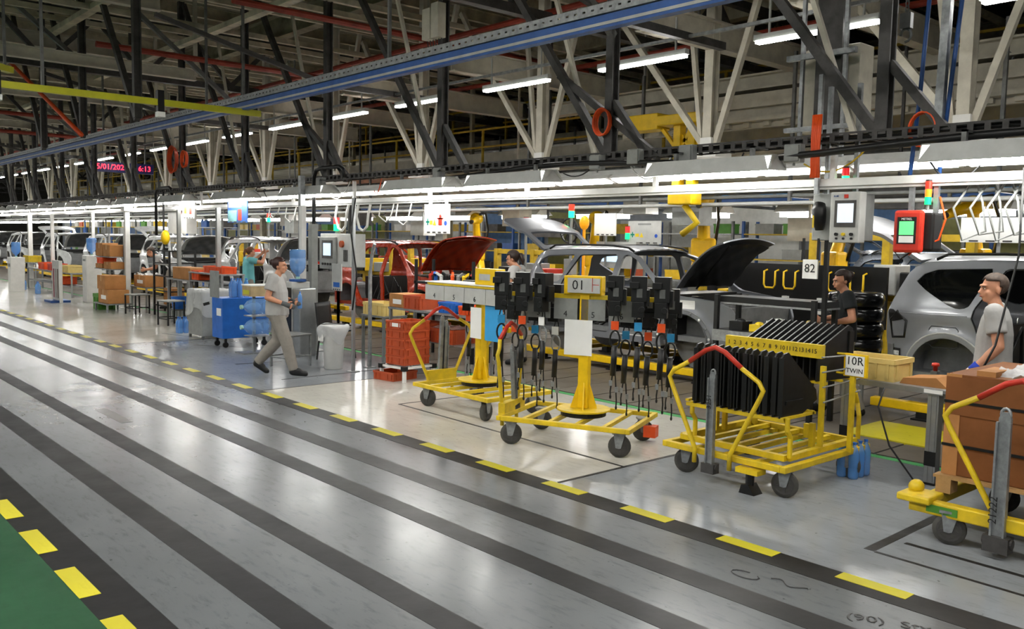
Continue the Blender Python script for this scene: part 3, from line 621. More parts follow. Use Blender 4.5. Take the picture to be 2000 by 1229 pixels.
# --- rotating rack trolley 01
t = thing('rotating_rack_trolley', 'yellow trolley with rotating rack marked 01 in the foreground', 'trolley', (6.07, 5.86, 0), .42)
flatframe(t, .95, 1.32, .235); post(t, .0, -.05, .33, 1.46, .3)
for x, y, r in ((-.38, .54, .3), (-.38, -.54, .1), (.38, -.54, .6), (.38, .54, .2)): caster(t, x, y, r)
G().box(.32, .44, -.68, -.56, .05, .16).out('brake_plate', ORG, t)
hoop(t, 'x', Matrix.Translation((-.12, .68, 0)), wide=.3); G().box(-.36, .12, .62, .69, .26, .38).out('handle_plate', YEL, t)
towbar(t, Matrix.Translation((-.02, .66, 0)) @ Matrix.Rotation(PI/2, 4, 'Z') @ Matrix.Rotation(-.12, 4, 'X'), .3, .62)
G().box(-.03, .03, -.86, .86, 1.40, 1.44).out('rack_beam', YEL, t)
for k in range(6):
    y = (-.8, -.58, -.36, .36, .58, .8)[k]
    for s in (-1, 1): G().tube([(0, y, 1.42), (s*.14, y, 1.42), (s*.17, y, 1.45), (s*.17, y - .05, 1.45)], .009, 6).out('hook', YEL, t, True)
for k in range(4):
    y = .42 - k * .28; G().box(-.05, -.042, y - .12, y + .12, 1.2, 1.4).out('number_plate', GREY, t); text(str(3 + k - (k > 1) * 0), .08, INK, t, (-.052, y, 1.25), FACE, 'number')
G().box(-.06, .06, -.22, .16, 1.44, 1.62).out('box_sign', YELB, t, bevel=.008)
G().box(-.09, -.07, -.21, .11, 1.46, 1.6).out('number_card', LGREY, t); text('01', .13, INK, t, (-.092, -.0, 1.53), FACE, 'number'); text('├', .13, RED, t, (-.092, -.14, 1.53), FACE, 'red_mark')
G().box(-.065, -.06, -.14, .14, .86, 1.2).out('paper_sheet', PAPER, t)
# hanging latch cable sets: things of their own
def cableset(kind):
    c = thing('latch_cable', 'x', 'cable', (0, 0, 0))
    g = G(); g.box(-.06, .06, -.07, .07, -.06, .17).box(-.075, .02, -.05, .06, -.2, -.06).box(-.08, -.05, .0, .085, .06, .12).box(-.03, .05, -.095, -.06, -.1, .05).cyl((-.07, -.03, -.13), (-.09, -.03, -.13), .03, n=10).cyl((-.06, .02, .05), (-.045, .02, .05), .035, n=10).box(-.058, -.05, -.045, -.02, -.06, .1)
    g.out('latch', BLK, c, bevel=.012); G().box(-.064, -.058, -.03, .02, -.02, .06).out('latch_plate', STL, c)
    g = G().tube([(0, 0, -.13), (.01, .02, -.24), (-.01, .035, -.3)], .006, 6).tube([(0, -.01, -.13), (-.01, -.03, -.24), (0, -.03, -.32)], .006, 6).out('wire', BLKM, c)
    TM = {'o': ORG, 'b': mat('tag blue', '#2f8fc4', .4), 'p': PAPER}[kind]
    G().box(-.03, -.02, -.035, .035, -.33, -.25).out('tag', TM, c)
    G().tube([(0, .045*math.cos(a*PI/8), -.42 + .08*math.sin(a*PI/8)) for a in range(16)], .009, 6, closed=True).out('ring', BLKM if kind != 'p' else GALV, c, True)
    G().tube([(0, 0, -.48), (.0, .01, -.76)], .028, 8).out('sleeve', BLK, c, True)
    for s in (-1, 1):
        e = -1.0 + .05 * s; G().tube([(0, s*.012, -.74), (.0, s*.03, -.95 + .04*s), (0, s*.028, e)], .0065, 6).out('rod', BLKM, c); G().ell((0, s*.028, e - .01), (.011, .011, .02), 8, 6).out('rod_end', BLK, c, True)
        G().cb((0, s*.028, -.86 + .03*s), (.03, .028, .05)).out('fitting', GALV, c)
    return c
protos = {}
M_ = Matrix.Translation((6.07, 5.86, 0)) @ Matrix.Rotation(.42, 4, 'Z')
random.seed(5); n = 0
LAB = {'o': 'black latch cable set with orange tag hanging on the 01 rack', 'b': 'black latch cable set with blue tag hanging on the 01 rack', 'p': 'black latch cable set with pale tag hanging on the 01 rack'}
for k, y in enumerate((-.8, -.58, -.36, .36, .58, .8)):
    for s in (-1, 1):
        kd = 'ob'[(k + (s > 0)) % 2] if k != 3 else 'p'
        p = M_ @ Vector((s*.17, y - .04, 1.47 - (.12 if s > 0 else 0))); rz = .42 + random.uniform(-.4, .4)
        if kd not in protos: protos[kd] = cableset(kd); o = protos[kd]; o.location = p; o.rotation_euler.z = rz
        else: o = dup(protos[kd], p, rz)
        o['label'] = LAB[kd].replace(' hanging', '') + ', ' + ordw(5 - k) + (' from left, lane side' if s < 0 else ' from left, far side'); o['group'] = 'latch cables on the 01 rack'
for i, (px, py, pz) in enumerate(((6.75, 7.9, 1.42), (6.7, 8.35, 1.38))):
    o = dup(protos['o'], (px, py, pz - .1), .3); o['label'] = ('black cable set on the numbered trolley, beside its column', 'black cable set on the numbered trolley, near its handle')[i]; o['group'] = 'cables on the numbered trolley'
# --- panel trolley
t = thing('panel_trolley', 'yellow wheeled trolley carrying rows of black panels', 'trolley', (6.57, 4.1, 0))
flatframe(t, 1.34, 1.18, .215, 3, .05)
for s in (-1, 1): G().box(-.5, .56, s*.5 - .025, s*.5 + .025, .275, .32).out('upper_rail', YEL, t); G().box(s*.52 - .025, s*.52 + .025, -.5, .5, .275, .32).out('upper_rail', YEL, t)
for y in (-.3, 0, .3): G().box(-.5, .55, y-.02, y+.02, .28, .315).out('crossbar', YEL, t)
for x, y, r in ((-.55, .42, .4), (-.55, -.52, .25), (.42, -.53, 0), (.42, .45, .5)): caster(t, x, y, r)
hoop(t, 'y', Matrix.Translation((-.70, .06, 0)), -.02); towbar(t, Matrix.Translation((-.69, .08, 0)), .14, .78)
text('3251', .06, INK, t, (-.735, .08, .68), (PI/2, -PI/2, -PI/2), 'number')
G().box(-.72, -.6, -.38, -.18, .16, .2).out('floor_lock', YEL, t); G().cyl((-.66, -.28, .03), (-.66, -.28, .16), .035).prism([(-.36, .0), (-.22, .0), (-.24, .07), (-.3, .08)], 'x', -.72, -.6).out('lock_foot', BLK, t)
for y in (-.52, .38): G().tube([(-.5, y, .3), (-.5, y, .46), (-.55, y, .52), (-.55, y, .62)], .02, 8).out('upright', YEL, t)
for x, y, h in ((.0, -.42, .5), (.46, .42, .75), (-.1, .45, .5), (.3, -.2, .42)): G().box(x-.02, x+.02, y-.02, y+.02, .3, h).out('upright', YEL, t)
G().tube([(.62, -.5, .3), (.62, -.5, .5), (.66, -.46, .6), (.62, -.46, .68), (.6, -.4, .84)], .02, 8).out('upright', YEL, t)
G().box(-.05, .0, -.5, .42, 1.04, 1.15).out('number_bar', YEL, t)
for k in range(15):
    text(str(k + 1), .052, INK, t, (-.052, .38 - k * .058, 1.095), FACE, 'number')
for z in (.64, .62): G().box(-.58, -.1, .4 if z > .63 else -.5, .43 if z > .63 else -.47, z-.02, z).out('panel_rest', YEL, t)
G().box(-.57, -.54, -.5, .43, .58, .61).out('panel_rest', YEL, t); G().box(-.15, -.12, -.5, .43, .60, .63).out('panel_rest', YEL, t)
for k in range(4): G().tube([(-.1, -.56 + .01*k, .7 + .12*k), (.5, -.56 + .01*k, .74 + .1*k)], .007, 6).out('wire_rail', GALV, t)
for x in (.05, .3, .52): G().box(x-.015, x+.015, -.5, .42, .82, .84).out('panel_rest', YEL, t)
for y in (-.5, .42): G().box(-.03, .0, y-.02, y+.02, .3, .98).out('upright', YEL, t)
# numbered sign on its own little frame
G().box(.27, .30, -.72, -.52, .88, 1.07).out('sign_plate', YELB, t, bevel=.004); G().box(.263, .27, -.70, -.54, .89, 1.055).out('sign_card', PAPER, t)
text('10R', .095, INK, t, (.262, -.62, 1.01), FACE, 'lettering'); text('TWIN', .055, INK, t, (.262, -.62, .93), FACE, 'lettering')
G().tube([(.28, -.53, .9), (.28, -.4, .9), (.28, -.4, 1.06), (.28, -.53, 1.06)], .012, 6).out('sign_frame', YEL, t); G().box(.27, .30, -.62, -.58, .25, .9).out('upright', YEL, t)
PANM = mat('black moulded panel', '#121313', .42, var=.25, scale=8)
pa = G().prism([(0, .0), (0, .47), (.02, .5), (.08, .51), (.5, .18), (.52, .1), (.3, .0)], 'y', -.008, .008).box(.0, .012, -.022, .022, .02, .47).box(.06, .3, -.02, .0, .1, .13).mesh('trim_panel', PANM)
pb = G().prism([(0, .0), (.0, .22), (.04, .28), (.40, .45), (.46, .42), (.46, .0)], 'y', -.007, .007).box(.40, .46, -.02, .02, .1, .40).mesh('trim_panel', PANM)
for k in range(13):
    o = inst('trim_panel', pa, None, (5.99 + .012 * (k % 2), 4.44 - k * .067, .612), .04 * math.sin(k)); tag(o, 'black moulded panel in the front row of the trolley, %s from the handle end' % ordw(k), 'panel', 'black panels in the front row')
for k in range(13):
    o = inst('trim_panel', pb, None, (6.59, 4.40 - k * .06, .84), -.12); tag(o, 'black moulded panel leaning in the rear row of the trolley, %s from the far end' % ordw(k), 'panel', 'black panels in the rear row')
# water bottles in film behind the panel trolley
def bottle(name, label, loc, h=.31, r=.045, m=BOT, rz=0, cat='bottle', group=None, lay=False):
    b = thing(name, label, cat, loc, rz, group)
    g = G().lathe([(r*.9, 0), (r, .02), (r, h*.28), (r*.93, h*.31), (r, h*.34), (r, h*.66), (r*.6, h*.84), (r*.32, h*.9), (r*.32, h*.95)], 14); g.out('bottle_body', m, b, True)
    G().lathe([(r*.36, h*.93), (r*.36, h)], 10).out('cap', BLUE, b)
    return b
p = bottle('water_bottle', 'small blue water bottle in the pack behind the panel trolley', (6.98, 3.52, 0), group='bottles behind the panel trolley')
for k in range(5): dup(p, (6.98 + .1*((k+1) % 3), 3.52 + .1*((k+1)//3), 0))
for k, o in enumerate([p] + [x for x in bpy.data.objects if x.name.startswith('water_bottle') and x is not p]): o['label'] = 'small blue water bottle behind the panel trolley, %s in the %s row' % (ordw(k % 3), 'near' if k < 3 else 'far')
# --- box trolley at the right edge
t = thing('box_trolley', 'low yellow trolley under the pallet at the right edge', 'trolley', (6.55, 1.95, 0))
G().box(-.66, -.58, -.9, .62, .18, .27).out('frame_rail', YEL, t, bevel=.01); G().box(.5, .58, -.9, .62, .18, .27).out('frame_rail', YEL, t, bevel=.01)
for y in (.56, -.1, -.7): G().box(-.6, .55, y-.04, y+.04, .18, .27).out('frame_rail', YEL, t, bevel=.01)
G().box(-.72, -.48, .46, .68, .25, .30).out('corner_shoe', YEL, t, bevel=.012); G().ell((-.55, .62, .32), (.06, .05, .05)).out('corner_bumper', YEL, t, True)
G().box(-.665, -.66, .3, .5, .2, .25).out('green_mark', GREEN, t)
for x, y, r in ((-.62, .36, .25), (.45, .4, .6), (-.62, -.75, .2)): caster(t, x, y, r)
hoop(t, 'y', Matrix.Translation((-.62, -.02, 0)), .0, .45, .13, .17); towbar(t, Matrix.Translation((-.66, .05, 0)) @ Matrix.Scale(1.25, 4), .09, .66)
text('21222', .07, INK, t, (-.715, .07, .32), (PI/2, -PI/2, -PI/2), 'number')
p = thing('pallet', 'wooden pallet under the tall brown carton at the right edge', 'pallet', (6.72, 1.98, .272))
for k in range(5): G().box(-.52, -.42, 0, 0, 0, 0) if False else G().box(-.56 + k*.26, -.46 + k*.26, -.6, .55, .1, .12).out('deck_board', WOOD, p)
for y in (-.55, -.08, .48): G().box(-.56, .58, y-.05, y+.05, .08, .1).out('stringer', WOOD, p)
for x in (-.5, 0, .5):
    for y in (-.55, -.08, .48): G().box(x-.06, x+.06, y-.05, y+.05, 0, .08).out('block', WOOD, p)
c = thing('carton', 'tall brown cardboard carton strapped on the pallet at the right edge', 'carton', (6.72, 1.9, .394))
G().box(-.5, .5, -.55, .6, 0, .70).out('carton_body', CARD2, c, bevel=.006); G().box(-.507, -.5, -.55, .6, .42, .68).out('outer_flap', CARD2, c)
for z in (.2, .5): G().box(-.512, .506, -.556, .606, z, z + .018).out('strap', BLK, c)
G().box(-.506, -.5, .5, .6, 0, .7).out('corner_strip', CARD, c)
G().grid(lambda u, v: (-.52 - .01*math.sin(v*9 + u*4), -.12 - .4*u, .43 + .27*v), 8, 6).out('document_pouch', CLEAR, c); G().box(-.516, -.514, -.5, -.2, .46, .54).out('delivery_note', PAPER, c); text('A12304', .04, INK, c, (-.5165, -.33, .5), FACE, 'lettering')
random.seed(2)
f = tag(G().grid(lambda u, v: (6.3 + .75*u, 1.45 + .8*v, 1.10 + .05*math.sin(u*23 + v*9)*math.sin(v*19 + u*6) + .05*math.sin(u*PI)*math.sin(v*PI)), 26, 22).out('plastic_film', BAGW, smooth=True), 'crumpled clear plastic film heaped on the tall carton', 'film')
tag(G().box(6.25, 6.55, 2.2, 2.32, 1.094, 1.13).xf(Matrix.Identity(4)).out('loose_flap', CARD), 'torn cardboard flap lying on the carton top', 'cardboard')
# --- aluminium bench with crate
b = thing('workbench', 'aluminium profile bench with pale crate beside the brown carton', 'bench', (7.5, 3.05, 0))
for x in (-.16, .26):
    for y in (-.02, .95):
        if y > .5 and x < 0: continue
        g = G().box(x-.045, x+.045, y-.045, y+.045, .02, .77)
        for s in (-1, 1): g.box(x + s*.046 - .004, x + s*.046 + .004, y-.03, y-.012, .03, .76); g.box(x + s*.046 - .004, x + s*.046 + .004, y+.012, y+.03, .03, .76)
        g.out('leg', ALU, b); G().box(x-.05, x+.05, y-.05, y+.05, 0, .02).out('foot', BLK, b)
        G().box(x-.053, x-.046, y-.045, y+.045, .16, .28).out('joint_plate', BLKM, b)
G().box(-.22, .36, -.12, .95, .77, .8).out('bench_top', GALV, b, bevel=.004); G().box(-.225, -.22, -.1, .9, .755, .80).out('edge_strip', ALU, b); G().box(-.228, -.225, -.1, .05, .765, .795).out('paper_label', PAPER, b)
def crate(name, label, loc, d, m, rz=0, cat='crate', group=None, ribs=True):
    """open stacking crate: floor, four ribbed walls, rim"""
    t = thing(name, label, cat, loc, rz, group); x, y, z = d[0]/2, d[1]/2, d[2]; w_ = .012
    G().box(-x, x, -y, y, 0, .012).out('base', m, t)
    for s in (-1, 1):
        g = G().box(s*(x - w_/2) - w_/2, s*(x - w_/2) + w_/2, -y, y, .012, z)
        if ribs:
            for k in (-.8, -.4, .4, .8): g.box(s*x - (0 if s > 0 else .01), s*x + (.01 if s > 0 else 0), k*y - .012, k*y + .012, .02, z)
            g.box(s*x - (0 if s > 0 else .012), s*x + (.012 if s > 0 else 0), -y, y, z*.78, z)
        g.out('side_wall', m, t)
        g = G().box(-x + w_, x - w_, s*(y - w_/2) - w_/2, s*(y - w_/2) + w_/2, .012, z)
        if ribs:
            for k in (-.7, .7): g.box(k*x - .012, k*x + .012, s*y - (0 if s > 0 else .01), s*y + (.01 if s > 0 else 0), .02, z)
            g.box(-x, x, s*y - (0 if s > 0 else .012), s*y + (.012 if s > 0 else 0), z*.78, z)
        g.out('end_wall', m, t)
    return t
crate('stacking_crate', 'pale yellow stacking crate on the aluminium bench', (7.52, 3.65, .8), (.36, .52, .19), BEIGE)
tag(G().prism([(-.2, 0), (.2, 0), (.17, .05), (-.1, .08)], 'x', -.15, .15).out('cardboard_sheet', CARD, loc=(7.52, 3.15, .8)), 'crumpled cardboard sheet on the bench beside the pale crate', 'cardboard')
bt = thing('stop_button', 'red mushroom stop button on a grey box behind the bench', 'button', (7.95, 3.3, 0)); G().box(-.03, .03, -.03, .03, 0, .86).out('post', STL, bt); G().lathe([(.02, .86), (.02, .9), (.035, .905), (.03, .93), (0, .935)], 12).out('button_head', RED, bt, True)
tag(G().tube([(7.25, 3.42, .76), (7.2, 3.44, .6), (7.14, 3.3, .3), (7.17, 3.1, .05), (7.2, 3.02, .01)], .008, 6).out('bench_cable', BLK, smooth=True), 'thin black cable drooping from the bench to the floor', 'cable')
tag(G().tube([(7.75, 2.62, 2.6), (7.55, 2.55, 1.9), (7.33, 2.6, 1.2), (7.2, 2.72, .82)], .009, 6).out('hanging_hose', BLK, smooth=True), 'thin dark hose hanging in front of the man in grey shirt', 'hose')
# ------------------------------------------------------------------ people
SKIN = mat('skin', '#c98f70', .5, var=.05, scale=12); SHOE = mat('black shoe', '#151516', .45, var=.1); EYEW = mat('eye white', '#e8e4dc', .3, var=0); EYED = mat('eye iris', '#2a1c12', .3, var=0); LIP = mat('lip', '#a35a4a', .5, var=0)
def cap(g, p, q, a, b, n=12):
    p, q = Vector(p), Vector(q); d = q - p; d = d.normalized() if d.length > 1e-6 else Vector((0, 0, 1))
    g.tube([p - d*a*.97, p - d*a*.7, p - d*a*.35, p, q, q + d*b*.35, q + d*b*.7, q + d*b*.97], [a*.2, a*.7, a*.93, a, b, b*.93, b*.7, b*.2], n)
def chain(g, pts, rr, n=12):
    for i in range(len(pts) - 1): cap(g, pts[i], pts[i+1], rr[i], rr[i+1], n)
def loft(g, rings, n=20):
    o = len(g.v); m = len(rings)
    for c, rx, ry, tilt in rings:
        R = Matrix.Rotation(tilt, 3, 'X')
        for k in range(n):
            a = 2*PI*k/n; e = lambda t: math.copysign(abs(t) ** .85, t); v = R @ Vector((rx*e(math.cos(a)), ry*e(math.sin(a)), 0)); g.v.append((c[0]+v.x, c[1]+v.y, c[2]+v.z))
    for i in range(m-1):
        for k in range(n): g.f.append((o+i*n+k, o+i*n+(k+1) % n, o+(i+1)*n+(k+1) % n, o+(i+1)*n+k))
    g.f.append(tuple(o+k for k in reversed(range(n)))); g.f.append(tuple(o+(m-1)*n+k for k in range(n)))
def skinned(g, name, m, parent, vox, it=4):
    o = g.out(name, m, parent, True); r = o.modifiers.new('remesh', 'REMESH'); r.mode = 'VOXEL'; r.voxel_size = vox; r.use_smooth_shade = True
    s = o.modifiers.new('smooth', 'SMOOTH'); s.factor = .5; s.iterations = it; return o
def person(label, loc, rz, J, H=1.70, fat=1., shirt=None, trous=None, hair=None, style='short', glove=None, wristband=None, sleeve=.55, face=0, skinm=None, back_text=None, belt=False):
    """J: joints in a 1.70 m figure facing -Y; left is +X"""
    k = H / 1.70; S = Matrix.Scale(k, 4); V = {n: Vector(p) for n, p in J.items() if len(p) == 3}; pel, che, nek, hd = V['pelvis'], V['chest'], V['neck'], V['head']
    sk = skinm or SKIN; up = (nek - pel).normalized(); tilt = -math.atan2(-(up.y), up.z) if up.z else 0
    g = G()
    def at(t): return pel.lerp(nek, t)
    F = fat
    loft(g, [(at(-.16), .14*F, .11*F, tilt), (at(0), .155*F, .115*F, tilt), (at(.25), .135*F, .10*F, tilt), (at(.55), .15*F, .105*F, tilt), (at(.8), .165, .095, tilt), (at(.95), .11, .07, tilt)])
    cap(g, nek - up*.03, hd - Vector((0, 0, .06)), .055, .05)
    R = Matrix.Translation(hd) @ Matrix.Rotation(face, 4, 'Z') @ Matrix.Rotation(J.get('nod', (0, 0, 0))[0], 4, 'X')
    h0 = len(g.v)
    g.ell((0, .012, .03), (.074, .092, .088), 18, 12); g.ell((0, -.025, -.04), (.056, .066, .07), 16, 10); g.ell((0, -.045, -.085), (.034, .034, .026), 12, 8)
    g.prism([(-.086, .022), (-.118, -.028), (-.108, -.04), (-.08, -.042)], 'x', -.013, .013); g.ell((0, -.083, .028), (.05, .018, .012), 12, 6)
    for s in (-1, 1): g.ell((s*.076, .01, -.008), (.012, .02, .032), 8, 8); g.ell((s*.038, -.06, -.03), (.022, .025, .024), 8, 6)
    g.ell((0, -.088, -.06), (.026, .012, .01), 10, 6)
    g.xf(R, h0)
    for s, n in ((1, 'l'), (-1, 'r')):
        sh, el, wr = V[n + 'sh'], V[n + 'el'], V[n + 'wr']; hip, kn, an = V[n + 'hip'], V[n + 'kn'], V[n + 'an']
        chain(g, [sh, el, wr], [.052*F, .042, .028]); mid = el.lerp(wr, .35); cap(g, el, mid, .042, .041)
        # hand: palm, four fingers with a knuckle bend, thumb from the side of the palm
        d = (wr - el).normalized(); hd_ = V.get(n + 'hand', wr + d * .09) - wr; hd_ = hd_.normalized(); side = Vector(J.get(n + 'thumb', (0, -.4, 1))); side = (side - hd_ * side.dot(hd_)).normalized(); nrm = hd_.cross(side).normalized() * (1 if J.get(n + 'flip') is None else -1)
        for i in range(4):
            o_ = side * (.030 - .02 * i); cap(g, wr + hd_*.015 + o_*.6, wr + hd_*.085 + o_, .015, .013, 8)
            b0 = wr + hd_*.085 + o_; ln = (.036, .042, .039, .03)[i]; cu = J.get(n + 'curl', (.6,))[0]
            d1 = (hd_ * math.cos(cu) + nrm * math.sin(cu)); b1 = b0 + d1 * ln; d2 = (hd_ * math.cos(cu*2) + nrm * math.sin(cu*2)); cap(g, b0, b1, .0115, .0105, 8); cap(g, b1, b1 + d2 * ln * .8, .0105, .0085, 8)
        tb = wr + hd_*.03 + side*.03; t1 = tb + (hd_*.6 + side*.7).normalized()*.04; cap(g, tb, t1, .014, .012, 8); cap(g, t1, t1 + (hd_*.9 + side*.25 + nrm*.2).normalized()*.03, .012, .009, 8)
        chain(g, [hip, kn, an], [.078*F, .052, .036]); cap(g, kn, kn.lerp(an, .4), .052, .054*F); toe = V[n + 'toe']; cap(g, an, toe, .04, .03)
    g.xf(S)
    body = skinned(g, 'person', sk, None, .0075); body.location = loc; body.rotation_euler.z = rz; tag(body, label, 'person')
    # shirt
    g = G(); e = .018
    loft(g, [(at(-.13), .172*F, .135*F, tilt), (at(0), .172*F, .136*F, tilt), (at(.25), .158*F, .128*F, tilt), (at(.55), .17*F, .125*F, tilt), (at(.8), .18, .112, tilt), (at(.97), .10, .078, tilt)])
    for n in 'lr':
        sh, el = V[n + 'sh'], V[n + 'el']; cap(g, nek.lerp(sh, .35) - up*.02, sh, .06, .072*F); q = sh.lerp(el, sleeve); g.tube([sh, sh.lerp(q, .5), q], [.072*F, .07*F, .073*F], 14)
    g.xf(S); so = skinned(g, 'shirt', shirt, body, .011, 3)
    # trousers
    g = G(); loft(g, [(at(-.2), .16*F, .125*F, tilt), (at(-.05), .165*F, .127*F, tilt), (at(.06), .158*F, .12*F, tilt)])
    for n in 'lr': chain(g, [V[n+'hip'] + Vector((0, 0, .02)), V[n+'kn']], [.096*F, .075*F]); g.tube([V[n+'kn'], V[n+'kn'].lerp(V[n+'an'], .5), V[n+'an'] + Vector((0, 0, .0))], [.075*F, .07*F, .068], 14); cap(g, pel - up*.08, V[n+'hip'], .11*F, .098*F)
    g.xf(S); skinned(g, 'trousers', trous, body, .012, 3)
    if belt: g = G(); loft(g, [(at(-.03), .18*F, .14*F, tilt), (at(.03), .18*F, .14*F, tilt)]); g.xf(S); g.out('belt', BLK, body)
    for n in 'lr':
        an, toe = V[n+'an'], V[n+'toe']; d = (toe - an); g = G(); cap(g, an - Vector((0, 0, .03)) - d.normalized()*.02, toe + d.normalized()*.02, .052, .043); cap(g, an - Vector((0, 0, .02)), an + Vector((0, 0, .03)), .05, .05); cap(g, an + d*.25, an + d*.6 + Vector((0, 0, .012)), .05, .046)
        g.xf(S); o = skinned(g, 'shoe', SHOE, body, .011, 2)
    # hair, eyes, mouth
    g = G(); N_ = 26
    def hp(u, v):
        th, ph = PI*v, 2*PI*u; x, y, z = math.sin(th)*math.sin(ph), math.sin(th)*math.cos(ph), math.cos(th); return x, y, z
    g.ell((0, .016, .038), (.083, .1, .092), 26, 18)
    keep = []
    for f in g.f:
        c = sum((Vector(g.v[i]) for i in f), Vector()) / len(f)
        lim = -.052 + (.0 if c.z < .06 else (c.z - .06) * -.9); low = -.055 if style != 'short' else -.035
        if c.z > low + (0 if c.y > .03 else .05) and (c.y > lim + (0 if c.z > .07 else (.075 if style == 'short' else .05))): keep.append(f)
    g.f = keep; g.xf(R).xf(S); g.out('hair', hair, body, True, solid=.012)
    if style == 'bun': g = G(); g.ell((0, .115, .055), (.04, .04, .042), 12, 8); g.xf(R).xf(S); g.out('hair_bun', hair, body, True)
    if style == 'pony': g = G(); g.tube([(0, .1, .05), (0, .135, .03), (0, .14, -.06), (0, .125, -.13)], [.02, .034, .03, .01], 10); g.xf(R).xf(S); g.out('ponytail', hair, body, True)
    for s in (-1, 1):
        g = G(); g.ell((s*.031, -.083, .002), (.011, .006, .005), 10, 6); g.xf(R).xf(S); g.out('eye', EYEW, body, True); g = G(); g.ell((s*.031, -.0875, .002), (.006, .0035, .005), 8, 6); g.xf(R).xf(S); g.out('iris', EYED, body, True)
        g = G(); g.bar((s*.016, -.094, .018), (s*.05, -.084, .018), .008, .006); g.xf(R).xf(S); g.out('eyebrow', hair, body)
    g = G(); g.ell((0, -.096, -.06), (.022, .006, .006), 10, 6); g.xf(R).xf(S); g.out('mouth', LIP, body, True)
    if glove:
        for n in 'lr':
            el, wr = V[n+'el'], V[n+'wr']; d = (wr - el).normalized(); hd_ = (V.get(n+'hand', wr + d*.09) - wr).normalized(); g = G(); g.tube([wr - d*.05, wr], [.036, .034], 12); cap(g, wr, wr + hd_*.10, .037, .042); cap(g, wr + hd_*.08, wr + hd_*.125, .042, .036); g.xf(S); skinned(g, 'glove', glove, body, .009, 2)
    if wristband:
        n, m1 = wristband; el, wr = V[n+'el'], V[n+'wr']; g = G(); d = (wr - el).normalized(); g.tube([wr - d*.09, wr - d*.02], .041, 14); g.xf(S); g.out('wristband', m1, body, True)
        g = G(); g.tube([wr - d*.02, wr + d*.015], [.04, .036], 14); g.xf(S); g.out('glove_cuff', PAPER, body, True)
    if back_text:
        o = text(back_text, .055*k, PAPER, body, (0, 0, 0), (PI/2, 0, PI)); c = at(.78) + Vector((0, .128*F + .012, 0)); o.location = S @ c; o.rotation_euler = (PI/2 + tilt*.5, 0, PI)
    return body
def pose(**kw):
    J = dict(pelvis=(0, 0, .95), chest=(0, 0, 1.28), neck=(0, .01, 1.46), head=(0, -.02, 1.60), lsh=(.19, 0, 1.42), rsh=(-.19, 0, 1.42), lel=(.24, .03, 1.14), rel=(-.24, .03, 1.14), lwr=(.24, -.06, .89), rwr=(-.24, -.06, .89),
             lhip=(.09, 0, .91), rhip=(-.09, 0, .91), lkn=(.1, -.02, .5), rkn=(-.1, -.02, .5), lan=(.1, .02, .09), ran=(-.1, .02, .09), ltoe=(.11, -.13, .04), rtoe=(-.11, -.13, .04))
    J.update(kw); return J
GT = mat('grey cotton', '#a8a7a4', .85, var=.06, bump=.35, bscale=9); GTR = mat('grey work trousers', '#8d877f', .85, var=.08, bump=.4, bscale=8); BT = mat('black cotton', '#15191b', .85, var=.1, bump=.3, bscale=9); TEAL = mat('teal cotton', '#6fb9bf', .85, var=.06, bump=.3)
HBR = mat('dark red brown hair', '#32150f', .45, var=.25, scale=40); HDK = mat('dark brown hair', '#2b1a12', .45, var=.25, scale=40); HGR = mat('cropped grey brown hair', '#4a3c33', .6, var=.25, scale=50); HLB = mat('light brown hair', '#6b4326', .5, var=.2, scale=40)
GLV = mat('grey glove', '#55585a', .8, var=.1)
# woman walking along the lane with a bottle
person('woman in grey work clothes walking with a small bottle in her hand', (5.66, 11.35, 0), .82, pose(rkn=(-.1, -.16, .5), ran=(-.1, -.27, .085), rtoe=(-.1, -.42, .04), rhip=(-.09, -.01, .91), lkn=(.1, .02, .50), lan=(.1, .33, .16), ltoe=(.11, .21, .045),
       rel=(-.25, .07, 1.15), rwr=(-.2, -.17, 1.06), lel=(.25, .04, 1.15), lwr=(.12, -.2, 1.08), rcurl=(1.1,), lcurl=(1.0,), head=(0, -.04, 1.60)), 1.62, 1.2, GT, GTR, HBR, 'bun', GLV, sleeve=.62)
b = bottle('held_bottle', 'small blue bottle held by the walking woman', (5.93, 11.2, .93), .24, .032, BOT)
# man at the right edge, seen from behind
person('man in grey shirt with blue wristband at the right edge', (7.8, 2.78, 0), -2.85, pose(lel=(.25, .05, 1.15), lwr=(.26, -.14, .93), rel=(-.25, .06, 1.14), rwr=(-.22, -.1, .92), lcurl=(.9,), head=(0, -.03, 1.60)), 1.72, 1.08, GT, GTR, HGR, 'short', None, ('l', mat('blue band', '#1f3fae', .7)), .62, .5, back_text='DACIA')
# woman in black between the two grey cars
person('woman in black shirt working between the grey and silver cars', (9.52, 5.0, 0), -2.5, pose(lel=(.26, .05, 1.16), lwr=(.2, -.2, 1.1), rel=(-.25, .03, 1.16), rwr=(-.14, -.24, 1.12), rcurl=(1.1,), lcurl=(1.0,), ran=(-.1, -.2, .09), rtoe=(-.1, -.35, .04), rkn=(-.1, -.12, .5), lan=(.1, .2, .09), ltoe=(.1, .05, .04), lkn=(.1, .05, .5), head=(0, -.05, 1.59), nod=(.18, 0, 0)), 1.66, 1.05, BT, GTR, HDK, 'bun', face=.3)
